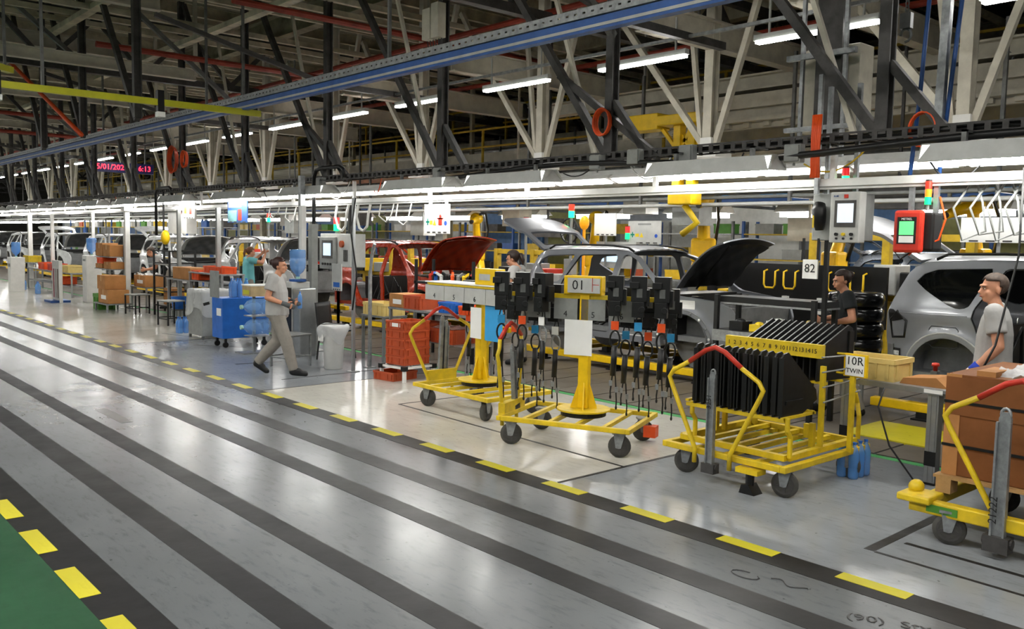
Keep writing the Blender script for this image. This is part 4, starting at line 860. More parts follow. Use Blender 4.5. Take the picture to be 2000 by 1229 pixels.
# worker bending over the cartons
person('worker in grey bending over cardboard boxes on the bench', (8.4, 23.0, 0), -2.0, pose(pelvis=(0, .1, .93), chest=(0, -.1, 1.2), neck=(0, -.26, 1.33), head=(0, -.38, 1.42), lsh=(.19, -.22, 1.29), rsh=(-.19, -.22, 1.29), lel=(.22, -.3, 1.02), rel=(-.22, -.3, 1.02), lwr=(.15, -.5, .98), rwr=(-.15, -.5, .98), lhip=(.09, .08, .9), rhip=(-.09, .08, .9), nod=(.5, 0, 0)), 1.75, 1.05, GT, GTR, HGR, 'short', belt=True)
# worker in teal reaching up beside the white car
person('worker in teal shirt reaching up beside the white car', (8.75, 18.95, 0), 1.45, pose(rel=(-.3, -.22, 1.36), rwr=(-.16, -.34, 1.55), lel=(.3, -.2, 1.38), lwr=(.22, -.38, 1.55), head=(0, -.05, 1.59), nod=(.2, 0, 0)), 1.66, 1.0, TEAL, GTR, HLB, 'pony')
# worker behind the rack trolley
person('worker in grey shirt leaning behind the rack trolley near the raised tailgate', (9.2, 10.2, 0), -2.6, pose(pelvis=(0, .06, .95), neck=(0, -.06, 1.44), head=(0, -.13, 1.56), lsh=(.19, -.06, 1.40), rsh=(-.19, -.06, 1.40), lel=(.28, -.12, 1.16), lwr=(.2, -.36, 1.2), rel=(-.28, -.12, 1.16), rwr=(-.2, -.36, 1.2), nod=(.3, 0, 0)), 1.80, 1.05, GT, GTR, HDK, 'pony')
# ------------------------------------------------------------------ boards and panels hung on the rail
def stack_light(par, x, y, z, cols, r=.028, h=.055, name='stack_light'):
    s = G().cyl((x, y, z), (x, y, z + .05), r*.5, n=8).out(name, GREY, par)
    for k, (c, e) in enumerate(cols):
        m = mat('lens ' + c + str(e), c, .3, var=0, emit=e); G().cyl((x, y, z + .05 + h*k), (x, y, z + .05 + h*(k+1) - .004), r, n=12).out('lens', m, s)
    G().cyl((x, y, z + .05 + h*len(cols)), (x, y, z + .06 + h*len(cols)), r*.95, n=12).out('cap', BLK, s); return s
SCR = mat('screen grey', '#c4cdd2', .2, var=.04, emit=.75); SCRB = mat('screen blue', '#b8d0e6', .2, var=.04, emit=.9); SCRG = mat('screen green', '#5fe07a', .2, var=.05, emit=.9); GRN = '#10c46a'
c = thing('control_panel', 'grey hanging control cabinet with touch screen over the black clad trolley', 'control panel', (8.0, 4.32, 2.0))
G().box(.0, .28, -.22, .27, 0, .45).out('cabinet', GREY, c, bevel=.008); G().box(-.12, 0, -.28, .02, -.02, .46).out('operator_box', LGREY, c, bevel=.01)
G().box(-.128, -.12, -.24, -.03, .13, .38).out('screen_bezel', DKS, c); G().box(-.131, -.128, -.22, -.06, .17, .35).out('screen', SCR, c)
G().box(-.127, -.12, -.16, -.12, .4, .435).out('red_label', RED, c); text('ELBE', .025, NAVY, c, (-.122, -.04, .42), FACE)
for k, y in enumerate((-.21, -.13, -.06)): G().cyl((-.12, y, .06), (-.145, y, .06), .016, n=10).out('button', YEL if k == 1 else BLK, c); G().cyl((-.12, y, .02), (-.135, y, .02), .011, n=8).out('button', BLK, c)
for y in (-.1, .2): G().box(.1, .14, y-.02, y+.02, .45, 1.5).out('strut', GALV, c)
for y in (.22,): G().box(-.05, -.01, y-.02, y+.02, .45, 1.6).out('strut', GALV, c)
stack_light(c, .05, -.03, .5, ((GRN, 3.0), ('#c01818', .6)), .035, .075)
s = thing('hand_scanner', 'black handheld scanner hung on the side of the control cabinet', 'scanner', (7.94, 4.48, 2.12)); G().tube([(0, 0, .24), (-.02, 0, .18), (0, 0, .06), (.01, 0, -.02)], [.05, .07, .06, .04], 12).out('grip', BLK, s, True); G().ell((-.06, .0, .17), (.01, .012, .012)).out('indicator', mat('blue dot', '#3050ff', .3, var=0, emit=3), s); G().box(-.07, -.062, .02, .035, -.0, .12).out('yellow_strip', YEL, s)
s = thing('number_sign', 'white plate marked 82 below the control cabinet', 'sign', (7.98, 4.58, 1.62)); G().box(.0, .02, -.08, .08, 0, .19).out('plate', PAPER, s); text('82', .12, INK, s, (-.002, .0, .1), FACE); G().box(.01, .03, .08, .1, .18, .4).box(.01, .03, -.08, -.06, .18, .4).out('hanger', BLK, s)
G().box(8.02, 8.06, 4.42, 4.46, 1.15, 2.02).out('black_post', BLK)
tag(bpy.data.objects['black_post'], 'black post hanging under the control cabinet beside the woman in black', 'post')
r = thing('red_terminal', 'red framed handheld terminal with green screen hung by the rail', 'terminal', (7.95, 3.56, 1.9))
G().box(.0, .2, -.17, .12, .02, .36).out('terminal_body', BLK, r, bevel=.02); G().box(-.07, .0, -.1, .16, 0, .38).out('terminal_face', RED, r, bevel=.025); G().box(-.074, -.07, -.05, .12, .08, .32).out('screen_bezel', BLK, r)
G().box(-.077, -.074, -.03, .1, .16, .28).out('screen', SCRG, r); G().box(-.077, -.074, -.03, .1, .09, .15).out('screen_lower', PAPER, r); text('METREL', .028, PAPER, r, (-.076, .035, .30), FACE)
for y in (-.14, .08): G().box(.08, .12, y-.02, y+.02, .36, .66).out('strut', GALV, r)
stack_light(r, .02, -.1, .38, ((GRN, 1.6), ('#ff7a18', .9), ('#d02818', .8)), .028, .07)
G().tube([(.0, .0, .02), (-.02, .1, -.06), (.05, .2, .02), (.1, .1, .1)], .008, 6).out('cable', BLK, r); G().tube([(.1, -.17, .5), (.05, -.25, .3), (.05, -.2, .12), (.05, .0, .03), (.05, .06, -.02)], .009, 6).out('orange_cable', ORG, r)
def icons(par, x, w, z, red=True):
    TL = mat('sign teal', '#12907c', .5, var=0); G().box(x, x+.002, w*.36-.012, w*.36+.012, z-.05, z+.05).box(x, x+.002, w*.36-.045, w*.36+.045, z-.014, z+.014).out('plus_icon', TL, par)
    G().prism([(w*.02, z-.05), (w*.14, z-.05), (w*.08, z+.04)], 'x', x, x+.002).out('warning_icon', mat('sign yellow', '#e6c92a', .5, var=0), par); G().box(x, x+.002, w*.16, w*.27, z-.04, z+.02).out('notice_icon', mat('sign yellow', '#e6c92a'), par)
    if red: g = G().box(x, x+.002, -w*.22, -w*.08, z-.05, z+.06); g.ell((x+.001, -w*.15, z+.08), (.002, .03, .03), 8, 6).box(x, x+.002, -w*.27, -w*.03, z+.04, z+.06).out('figure_icon', RED, par)
    G().cyl((x, -w*.36, z-.02), (x+.002, -w*.36, z-.02), .035, n=14).out('round_icon', mat('sign blue', '#2a55b8', .5, var=0), par)
def board(label, x, y, z, w, h, icon=True, m=PAPER, red=True, posts=True):
    b = thing('safety_board', label, 'board', (x, y, z)); G().box(0, .02, -w/2, w/2, 0, h).out('board_panel', m, b)
    if icon: icons(b, -.003, w, h*.4, red); G().box(-.002, 0, -w*.2, w*.2, h*.82, h*.9).out('heading', GREY, b)
    for k in range(4): G().box(-.004, .0, w*(-.4+.22*k), w*(-.28+.22*k), .01, .03).out('clip', DKS, b)
    if not posts: G().box(.02, .05, -.02, .02, -z, h*.6).out('stand', GREY, b)
    if posts:
        for s in (-1, 1): G().box(.02, .05, s*w*.32-.02, s*w*.32+.02, h*.6, 2.55 - z).out('hanger', WHT, b)
    return b
board('white safety board with coloured icons over the orange red hood', 7.9, 10.67, 2.02, .62, .44); board('white board with icons beyond the grey car roof', 12.6, 10.6, 1.92, .78, .42, m=LGREY, red=False, posts=False); board('bright blank white board beside the fan beyond the grey car', 12.4, 11.4, 2.06, .55, .42, False, posts=False)
b = board('grey board with yellow and red marks far along the rail', 7.95, 20.4, 2.3, .7, .5, False, LGREY); G().box(-.003, 0, -.2, -.06, .1, .4).out('red_mark', RED, b); G().box(-.003, 0, .1, .24, .12, .35).out('yellow_mark', YEL, b)
b = board('blue and teal notice board hung over the white car', 7.95, 17.75, 2.2, .95, .6, False, NAVY); G().box(-.003, 0, .02, .45, .02, .26).out('teal_sheet', mat('teal sheet', '#6b9a98', .6), b); G().box(-.003, 0, -.22, -.05, .05, .28).out('red_sheet', RED, b); G().box(-.003, 0, -.2, .42, .32, .58).out('grey_sheet', LGREY, b)
b = board('long white sheet board over the silver car roof', 12.4, 4.45, 2.03, .95, .33, False, posts=False); G().box(-.004, 0, -.02, .0, 0, .33).out('joint', GREY, b)
c = thing('control_panel', 'grey hanging control box with blue screen beside the orange red car', 'control panel', (7.95, 13.75, 1.42))
G().box(.0, .3, -.55, .5, 0, .58).out('cabinet', LGREY, c, bevel=.01); G().box(-.04, 0, -.1, .46, -.05, .52).out('operator_box', GREY, c, bevel=.01); G().box(-.046, -.04, .0, .36, .14, .46).out('screen_bezel', DKS, c); G().box(-.049, -.046, .05, .31, .19, .41).out('screen', SCRB, c)
G().cyl((0, -.28, .4), (-.04, -.28, .4), .06, n=14).out('knob', mat('orange brown knob', '#a8481c', .4), c); 
for k in range(4): G().cyl((-.04, .06 + .09*k, .04), (-.06, .06 + .09*k, .04), .022, n=8).out('button', BLK, c)
for k in range(3): G().box(-.008, 0, -.45 + .05*k, -.42 + .05*k, .1, .3).out('switch', DKS, c)
stack_light(c, .1, .1, .58, ((GRN, 2.5), ('#d02020', 1.6)), .05, .12); G().box(.12, .18, -.3, -.24, .58, 1.15).out('strut', BLK, c)
b = board('small plate board with blue label beside the orange red sill', 7.5, 12.9, 1.05, .3, .45, False, LGREY, posts=False); G().box(-.003, 0, -.1, .1, .06, .14).out('blue_label', BLUE, b); G().box(.02, .05, -.02, .02, -1.05, .2).out('stand', CREAM, b)
c = thing('control_panel', 'small control box with light screen beyond the grey car roof', 'control panel', (12.5, 11.2, 1.45)); G().box(0, .3, -.5, .5, 0, .5).out('cabinet', LGREY, c); G().box(-.01, 0, -.05, .35, .12, .4).out('screen', SCRB, c); G().cyl((0, -.3, .3), (-.03, -.3, .3), .05).out('knob', RED, c); stack_light(c, .1, -.2, .5, ((GRN, 2), ('#d02020', 1.5)), .05, .12); G().box(.1, .2, -.05, .05, -1.45, 0).out('stand', GREY, c)
for i, (y, z) in enumerate(((13.4, 2.1), (12.1, 2.35), (25.0, 2.3), (32, 2.4))):
    t = thing('signal_tower', ('signal tower lit green over the grey car tailgate', 'signal tower lit green and red beside the amber lamp', 'signal tower lit green far down the line', 'farthest signal tower lit green by the left end of the line')[i], 'signal light', (12.2, y, z)); stack_light(t, 0, 0, 0, ((GRN, 4), ('#d03020', 1.2)), .06, .13); G().box(-.02, .02, -.02, .02, -z, 0).out('stand', GREY, t); G().box(-.08, .08, -.1, .1, -1.05, -.75).out('lamp_box', LGREY, t)
# ------------------------------------------------------------------ hoses, coils, rods overhead
def coil(label, x, y, z, r, m=ORG, n=4):
    t = thing('hose_coil', label, 'hose', (x, y, z))
    for k in range(n): G().tube([(.02*k - .03, r*(1 - .04*k)*math.cos(a*PI/10), r*(1.25 - .05*k)*math.sin(a*PI/10)) for a in range(20)], .012, 6, closed=True).out('hose_loop', m, t, True)
    return t
coil('orange hose coil hung on the dark brace above the rail', 7.9, 7.35, 3.38, .13); coil('large orange hose coil hung far down the rail', 7.9, 21.2, 3.7, .26, n=5); coil('orange hose loop behind the blue rods', 8.0, 3.55, 3.0, .12, n=2); coil('small orange hose coil beside the large one', 7.95, 20.6, 3.68, .16)
t = thing('cable_hank', 'orange cable hank hanging on the control cabinet strut', 'cable', (7.85, 4.5, 2.6))
for k in range(5): G().tube([(.0, .02*k - .04, .6), (-.02, .02*k - .045, .4), (0, .018*k - .03, .2), (.0, .02*k - .04, .0)], .013, 6).out('strand', ORG, t, True)
for i, (y, yt) in enumerate(((3.62, 3.62), (3.36, 3.3))):
    tag(G().tube([(8.05, yt - .08, 5.2), (8.05, y, 3.3), (8.05, y + .05, 2.6)], .02, 8).out('air_hose', NAVY, smooth=True), ('blue air hose dropping to the rail, next to the dark column', 'blue air hose dropping to the rail, nearer the right edge')[i], 'hose')
tag(G().bar((8.0, 3.42, 2.95), (8.0, 3.36, 6), .07).out('strut_post', GALV), 'grey steel strut between the two blue air hoses', 'strut')
t = thing('chain_hook', 'steel chain hook hanging at the top beside the strip light', 'hook', (8.2, 3.85, 3.9)); G().tube([(0, .05*math.cos(a*.6), .06*math.sin(a*.6)) for a in range(9)], .014, 6).out('hook', STL, t, True); G().box(-.03, .03, -.05, .05, .06, .2).out('block', STL, t)
for k in range(8): G().tube([(0, .015*math.cos(a), .24 + .05*k + .03*math.sin(a)) for a in [PI*i/4 for i in range(8)]], .006, 4, closed=True).out('link', STL, t)
random.seed(11)
for i in range(6):
    y = 3.15 - i*.14; tag(G().tube([(8.15, y, 2.55), (8.05, y + .12, 2.3), (8.1, y + .05, 2.02 + .05*(i % 2)), (8.15, y - .12, 2.1), (8.1, y - .1, 2.35), (8.15, y - .02, 2.54)], .011, 6).out('air_line_loop', GREY, smooth=True), 'grey air line loop beside the red terminal, %s from the left' % ordw(i), 'hose', 'grey air line loops')
WHOSE = mat('white hose', '#dcdcd6', .45, var=.03)
for i, (y, zb) in enumerate(((13.6, 2.05), (12.9, 2.05), (12.2, 2.2), (11.7, 2.15), (15.5, 2.2), (16.2, 2.3))): tag(G().tube([(8.05, y + .2, 2.58), (8.0, y + .2, 2.3), (8.0, y + .1, zb + .05), (8.0, y - .02, zb), (8.0, y - .14, zb + .08), (8.0, y - .18, 2.35), (8.05, y - .2, 2.58)], .022 if i < 2 else .012, 8).out('hose_loop', WHOSE, smooth=True), ('thick white hose loop on the rail beside the control box', 'thick white hose loop next nearer the sign board', 'thin white hose loop left of the sign board', 'thin white hose loop closest to the sign board', 'thin white hose loop beyond the control box', 'thin white hose loop farthest along the rail')[i], 'hose')
for i, (y, z) in enumerate(((7.4, 2.9), (6.8, 2.93), (6.05, 2.93), (4.75, 2.85), (10.6, 2.9), (14.1, 2.9))):
    tag(G().box(7.84, 7.93, y-.09, y+.09, z-.09, z+.09).box(7.82, 7.84, y-.08, y+.08, z-.08, z+.08).cyl((7.88, y, z-.12), (7.88, y, z-.09), .015).out('junction_box', GREY, bevel=.006), ('grey junction box on the tray beside the orange coil', 'grey junction box on the tray right of the orange coil', 'grey junction box on the tray under the hoist carriage', 'grey junction box beside the orange cable hank', 'grey junction box on the tray above the sign board', 'grey junction box on the tray by the bent pipe')[i], 'junction box', 'junction boxes on the cable tray')
t = thing('switch_box', 'beige electrical box with cables on the column under the roof', 'electrical box', (7.9, 10.9, 4.88)); G().box(-.1, .05, -.14, .06, 0, .45).out('box', CREAM, t, bevel=.01); G().box(-.1, .05, -.34, -.16, .0, .5).out('box', CREAM, t, bevel=.01)
for k in range(6): G().tube([(0, -.3 + .07*k, 0), (.02, -.28 + .06*k, -.2), (.05, -.2 + .02*k, -.4)], .008, 5).out('cable', BLK, t)
# blue cable duct and its perforated tray, high over the trolleys
d = thing('blue_duct', 'long blue cable duct with perforated steel tray high over the lane edge', 'duct', (6.6, 0, 4.1)); DBL = mat('duct blue', '#2c5aa0', .4, var=.12)
G().box(-.04, .06, 1, 60, -.04, .09).out('duct_body', DBL, d); G().box(-.045, -.04, 1, 60, -.01, .02).out('duct_edge', LGREY, d)
g = G(); g.box(-.06, .1, 1, 60, .1, .106); g.box(-.06, -.054, 1, 60, .106, .14); g.box(-.06, -.054, 1, 60, .16, .2)
for k in range(480): g.box(-.06, -.054, 1 + .12*k, 1.08 + .12*k, .14, .16)
g.out('steel_tray', GALV, d)
for k in range(10): G().bar((.0, 3.9 + 6.76*k, .18), (1.4, 3.9 + 6.76*k, .6), .05).out('bracket', DKS, d)
for k in range(9): G().bar((0, 4 + 6*k, .1), (0, 4 + 6*k, 2.2), .04).out('drop_rod', STL, d)
# slim yellow beam crossing the top left
yb = thing('yellow_beam', 'slim yellow crane beam crossing high over the lane at the left', 'beam', (0, 14.45, 4.0)); YG = mat('yellow green paint', '#c4c22c', .4, var=.06)
G().box(-6, 6.9, -.04, .04, -.02, .08).out('beam', YG, yb); 
for x in (2.9, 5.2): G().box(x-.06, x+.06, -.06, .06, -.2, -.12).out('white_box', PAPER, yb); G().box(x-.05, x+.05, -.05, .05, -.12, .22).out('trolley', BLK, yb)
for x in (-2, 3.5, 6.6): G().bar((x, 0, .08), (x, 0, 3.2), .04).out('drop_rod', STL, yb)
yb2 = thing('yellow_beam', 'short yellow crane beam end at the top left edge', 'beam', (3.2, 15.8, 4.55)); G().bar((-1, -.6, 0), (.3, .6, 0), .12, .1).out('beam', YG, yb2); G().ell((-.3, 0, -.1), (.12, .1, .07)).out('hoist', ORG, yb2); G().bar((-.9, -.5, 0), (-.9, -.5, 2.9), .04).bar((.2, .5, 0), (.2, .5, 2.9), .04).out('drop_rod', STL, yb2)
# date display
ds = thing('date_display', 'dark blue display with red glowing date letters far down the hall', 'display', (8.5, 30, 3.88)); G().box(0, 2.05, 0, .12, 0, .32).out('case', mat('display case', '#1b1f5a', .4, var=.05), ds); LED = mat('red led', '#ff2030', .4, var=0, emit=6)
text('05/01/2023   16:13', .24, LED, ds, (1.05, -.01, .16), (PI/2, 0, 0), 'led_text'); G().bar((.3, .06, .3), (.3, .06, 3.4), .04).bar((1.8, .06, .3), (1.8, .06, 3.4), .04).out('drop_rod', STL, ds)
# orange cable following a strut
tag(G().tube([(5.2, 27.5 - 1.1*k, 7.2 - .42*k) for k in range(9)], .045, 6).out('orange_cable', ORG, smooth=True), 'orange cable running down a slanting roof strut at the left', 'cable')
# yellow hoist carriage beyond the cars
yc = thing('hoist_carriage', 'yellow hoist carriage hanging from the cream girder', 'hoist', (12.2, 9.8, 0)); G().box(-.18, .18, .1, .85, 3.9, 4.18).out('motor_box', YELB, yc, bevel=.02); G().box(-.2, .2, -.75, .1, 3.95, 4.12).out('carriage', YELB, yc, bevel=.02); G().box(-.05, 1.4, -.2, -.1, 4.0, 4.1).out('arm', YEL, yc)
for y in (-.55, -.25): G().box(-.08, .08, y-.07, y+.07, 2.75, 3.95).out('mast', YELB, yc); G().bar((0, y, 3.5), (0, y + .4, 3.95), .06).bar((0, y, 3.5), (0, y - .3, 3.95), .06).out('brace', YELB, yc)
G().box(-.15, .15, -.65, -.15, 2.6, 2.8).out('head', YELB, yc, bevel=.02); G().tube([(0, -.4, 2.6), (.1, -.6, 2.3), (.1, -.3, 2.1)], .06, 8).out('lower_arm', YEL, yc, True)
t = thing('duct_column', 'tall beige enclosure between dark steel columns above the control cabinet', 'enclosure', (9.1, 5.1, 3.2)); G().box(0, .3, -.35, .3, 0, .92).out('enclosure', CREAM, t, bevel=.01); G().box(-.12, -.02, -.2, .1, -.2, 1.6).out('column', DKS, t); G().box(-.2, -.16, -.3, -.26, -.3, 1.5).box(-.2, -.16, .2, .24, -.3, 1.5).out('slotted_strut', GALV, t); G().box(-.22, -.16, -.4, .4, .78, .84).box(-.22, -.16, -.4, .4, .0, .05).out('slotted_rail', GALV, t); G().bar((.15, 0, .9), (.15, 0, 4), .05).out('drop_rod', STL, t)
# ------------------------------------------------------------------ work stations along the lane
def post_(label, x, y, z1, w_=.05, m=ALU, base=True, cat='post', name='floor_post', z0=0, group=None):
    t = thing(name, label, cat, (x, y, 0), 0, group); G().box(-w_/2, w_/2, -w_/2, w_/2, z0, z1).out('shaft', m, t, bevel=.006)
    if base: G().box(-w_*1.6, w_*1.6, -w_*1.6, w_*1.6, 0, .012).out('base_plate', m, t)
    return t
post_('slim aluminium post with cables before the orange red car', 6.66, 10.98, 2.5, .045); p = post_('grey slim post with bent top beside the brown crates', 7.08, 11.2, 1.45, .045, GALV); G().tube([(0, 0, 1.4), (.0, -.05, 1.7), (.0, -.12, 1.85)], .025, 8).out('bent_top', GALV, p)
tag(G().tube([(6.66, 10.93, 2.5), (6.6, 10.95, 2.0), (6.68, 10.92, 1.4), (6.62, 10.94, .9)], .012, 6).out('post_cable', BLK, smooth=True), 'black cable running down the slim aluminium post', 'cable')
post_('white square post beside the water bottle dispenser', 7.2, 13.5, 2.45, .09, WHT); post_('grey square post behind the waste bin', 7.35, 13.42, 2.15, .12, GREY); post_('tall slotted steel post beside the water dispenser', 7.5, 14.1, 3.0, .09, GALV)
post_('white post with square cap beside the stacked cartons', 7.6, 23.6, 2.5, .12, WHT); G().box(7.5, 7.72, 23.48, 23.72, 2.5, 2.62).out('post_cap', WHT, bpy.data.objects['floor_post.005']).matrix_parent_inverse = bpy.data.objects['floor_post.005'].matrix_world.inverted()
bpy.data.objects['post_cap'].location = (-7.6, -23.6, 0)
for i, (x, y) in enumerate(((7.6, 33.5), (7.8, 31.5), (7.7, 26.8), (7.65, 20.2), (7.6, 17.9))): post_(('white post with square cap at the left end of the line', 'thin white post at the left end of the line', 'thin white post beside the white water dispenser', 'grey post behind the black frame rack', 'grey post behind the film covered cabinet')[i], x, y, 2.5, (.13, .1, .08, .08, .09)[i], WHT if i < 3 else GREY)
# water dispenser with big bottle
def big_bottle(label, loc, m=BOTC, lay=0, group=None, rz=0):
    t = thing('water_jug', label, 'bottle', loc, rz, group); R = Matrix.Rotation(lay, 4, 'Y')
    g = G().lathe([(.02, 0), (.125, .01), (.135, .04), (.135, .13), (.125, .145), (.135, .16), (.135, .27), (.125, .285), (.13, .3), (.09, .37), (.035, .42), (.03, .46)], 20); g.xf(R); g.out('jug', m, t, True)
    g = G().lathe([(.036, .45), (.036, .49), (0, .49)], 12); g.xf(R); g.out('cap', mat('jug cap', '#9fc6b8', .4), t); return t
d = thing('water_dispenser', 'grey and black water dispenser behind the walking woman', 'water dispenser', (6.95, 13.15, 0)); G().box(-.17, .17, -.05, .17, 0, 1.2).out('body', LGREY, d, bevel=.015); G().box(-.175, -.168, -.05, .17, 0, 1.1).out('front_panel', BLK, d); G().box(-.15, .15, -.3, -.06, 0, 1.1).out('side_cabinet', ALU, d, bevel=.015); G().lathe([(.14, 1.2), (.14, 1.24)], 18, (0, .05, 0)).out('collar', NAVY, d)
b = big_bottle('blue water jug upside down on the dispenser behind the walking woman', (6.95, 13.2, 1.73), mat('deep blue jug', '#6a9fdc', .12, var=0, alpha=.6, coat=.5)); b.rotation_euler.x = PI
d = thing('water_dispenser', 'white water dispenser with blue jug beside stacked cartons', 'water dispenser', (7.45, 26.1, 0)); G().box(-.2, .2, -.2, .2, 0, 1.3).out('body', WHT, d, bevel=.015); G().box(-.205, -.2, -.12, .12, 1.14, 1.2).out('front_panel', GREY, d)
b = big_bottle('pale blue jug on the white dispenser', (7.45, 26.1, 1.79), BOT); b.rotation_euler.x = PI
d = thing('water_dispenser', 'white tilted water dispenser with jug at the left edge', 'water dispenser', (6.75, 31.6, 0)); G().prism([(-.25, 1.1), (.25, 1.1), (.18, 0), (-.1, 0)], 'x', -.2, .2).out('body', WHT, d); G().box(-.21, -.2, -.1, .1, .8, .9).out('front_panel', GREY, d)
b = big_bottle('blue jug on the tilted dispenser at the left edge', (6.75, 31.6, 1.59), BOT); b.rotation_euler.x = PI
# stools, chair, bin
def stool(label, x, y, rz=0, m=BLKM, h=.45, seat=None, w_=.19):
    t = thing('stool', label, 'stool', (x, y, 0), rz); G().box(-w_-.02, w_+.02, -w_-.02, w_+.02, h, h + .03).out('seat', seat or GREY, t, bevel=.01)
    for a in (-1, 1):
        for b in (-1, 1): G().bar((a*w_, b*w_, 0), (a*w_, b*w_, h), .028).out('leg', m, t)
        G().bar((a*w_, -w_, .14), (a*w_, w_, .14), .02).bar((-w_, a*w_, .16), (w_, a*w_, .16), .02).out('stretcher', m, t)
stool('low grey step stool behind the walking woman', 6.2, 12.0, .3, GALV, .46, STL, .2); stool('thin legged black stool beside the film covered cabinet', 6.95, 18.85, .2, BLKM, .5); stool('thin legged black stool before the bending worker', 7.25, 21.85, .3, BLKM, .45)
ch = thing('chair', 'black plastic chair behind the waste bin', 'chair', (7.15, 12.3, 0), .5); G().box(-.21, .21, -.2, .2, .44, .47).out('seat', BLK, ch, bevel=.01); G().grid(lambda u, v: (-.21 + .42*u, .2 + .05*v + .03*(u-.5)**2, .48 + .42*v), 6, 6).out('backrest', BLK, ch, True, solid=.025)
for a in (-1, 1):
    for b in (-1, 1): G().bar((a*.19, b*.18, .44), (a*.22, b*.22, 0), .02).out('leg', BLKM, ch)
bn = thing('waste_bin', 'grey waste bin lined with a clear bag', 'bin', (6.58, 11.4, 0)); G().lathe([(.12, 0), (.135, .02), (.17, .62), (.175, .64)], 20, cap=False).lathe([(0, .01), (.12, .01)], 20, cap=False).out('bin_body', mat('translucent bin', '#d2d2ce', .35, var=.05), bn, True)
def bagf(u, v):
    a = 2*PI*u; r = .178 + .05*math.sin(PI*v)*(1 + .4*math.sin(a*5)); return (r*math.cos(a), r*math.sin(a), .66 - .22*v*(1 + .3*math.sin(a*3)) + .06*math.sin(PI*v))
G().grid(bagf, 30, 8).out('bag', BAGW, bn, True); G().box(-.2, -.18, -.02, .1, .42, .6).out('bag_paper', PAPER, bn)
# brown crates on a low stand
st = thing('crate_stand', 'low stand with white legs under the brown crates', 'stand', (6.92, 9.98, 0), .1)
for a in (-1, 1):
    for b in (-1, 1): G().box(a*.26-.02, a*.26+.02, b*.24-.02, b*.24+.02, 0, .2).out('leg', WHT, st); G().box(a*.26-.035, a*.26+.035, b*.24-.035, b*.24+.035, .16, .22).out('joint', BLK, st)
    G().box(a*.26-.015, a*.26+.015, -.24, .24, .18, .21).out('rail', WHT, st); G().box(-.26, .26, a*.24-.015, a*.24+.015, .18, .21).out('rail', WHT, st)
cr = crate('brown_crate', 'brown orange crate at the bottom of the stack on the low stand', (6.92, 9.98, .222), (.44, .4, .118), BRICK, .1, group='brown crates on the low stand')
for k in range(1, 5): dup(cr, (6.92, 9.98, .222 + .12*k), None, 'brown orange crate %s from the bottom of the stack' % ordw(k))
G().box(-.228, -.222, -.1, .1, .04, .1).out('paper_label', PAPER, bpy.data.objects['brown_crate.004']); dup(cr, (6.8, 10.1, .003), .15, 'brown orange crate on the floor under the low stand')['group'] = 'crate under the stand'
# bench behind the numbered trolley
def bench(label, x, y, lx, ly, h, m=GALV, lower=None, leg=ALU):
    t = thing('bench', label, 'bench', (x, y, 0)); G().box(-lx/2, lx/2, -ly/2, ly/2, h-.03, h).out('bench_top', m, t)
    for a in (-1, 1):
        for b in (-1, 1): G().box(a*(lx/2-.03)-.02, a*(lx/2-.03)+.02, b*(ly/2-.03)-.02, b*(ly/2-.03)+.02, 0, h-.03).out('leg', leg, t)
    if lower: G().box(-lx/2+.02, lx/2-.02, -ly/2+.02, ly/2-.02, lower-.02, lower).out('shelf', m, t)
    return t
bench('grey steel bench with crates behind the numbered trolley', 7.55, 10.1, .5, 1.9, .92, GALV, .5)
crate('brown_crate', 'brown orange crate on the steel bench', (7.5, 10.45, .922), (.4, .38, .2), BRICK, .05); tag(G().box(-.18, .18, -.2, .2, 0, .2).out('cardboard_box', CARD, loc=(7.5, 10.85, .922), bevel=.005), 'cardboard box with label on the steel bench', 'box'); tag(G().box(-.002, 0, -.12, .1, .05, .12).out('box_label', PAPER, bpy.data.objects['cardboard_box'], loc=(-.181, 0, 0)), '', '') if False else G().box(-.183, -.181, -.12, .1, .05, .12).out('paper_label', PAPER, bpy.data.objects['cardboard_box'])
crate('blue_crate', 'small blue crate on the steel bench end', (7.5, 9.65, .922), (.34, .36, .15), BLUE); crate('orange_crate', 'small orange bin on the steel bench end', (7.5, 9.3, .922), (.3, .2, .12), ORG); crate('brown_crate', 'brown crate wrapped in pink film on the lower shelf', (7.5, 9.7, .502), (.42, .5, .2), BRICK); crate('brown_crate', 'brown crate on the lower shelf beside the film', (7.5, 10.3, .502), (.42, .5, .24), BRICK)
tag(G().grid(lambda u, v: (7.28 + .45*u, 9.45 + .52*v, .71 + .02*math.sin(u*14)*math.sin(v*17)), 12, 12).out('pink_film', mat('pink film', '#d9a79c', .2, var=.05, alpha=.7, bump=.4), smooth=True), 'pinkish clear film over the brown crate', 'film')
crate('beige_crate', 'beige crate on a stand before the red sill', (7.75, 11.85, .72), (.4, .6, .2), BEIGE); bench('small stand under the beige crate', 7.75, 11.85, .45, .66, .72)
tr = thing('parts_tray', 'black bench rack with tools before the open red hood', 'rack', (8.7, 11.3, 0)); G().box(-.2, .2, -.8, .8, 1.2, 1.24).box(-.2, .2, -.8, .8, .7, .73).out('shelf', BLK, tr); [G().box(a*.18-.02, a*.18+.02, b*.76-.02, b*.76+.02, 0, 1.6).out('post', BLKM, tr) for a in (-1, 1) for b in (-1, 1)]
random.seed(21)
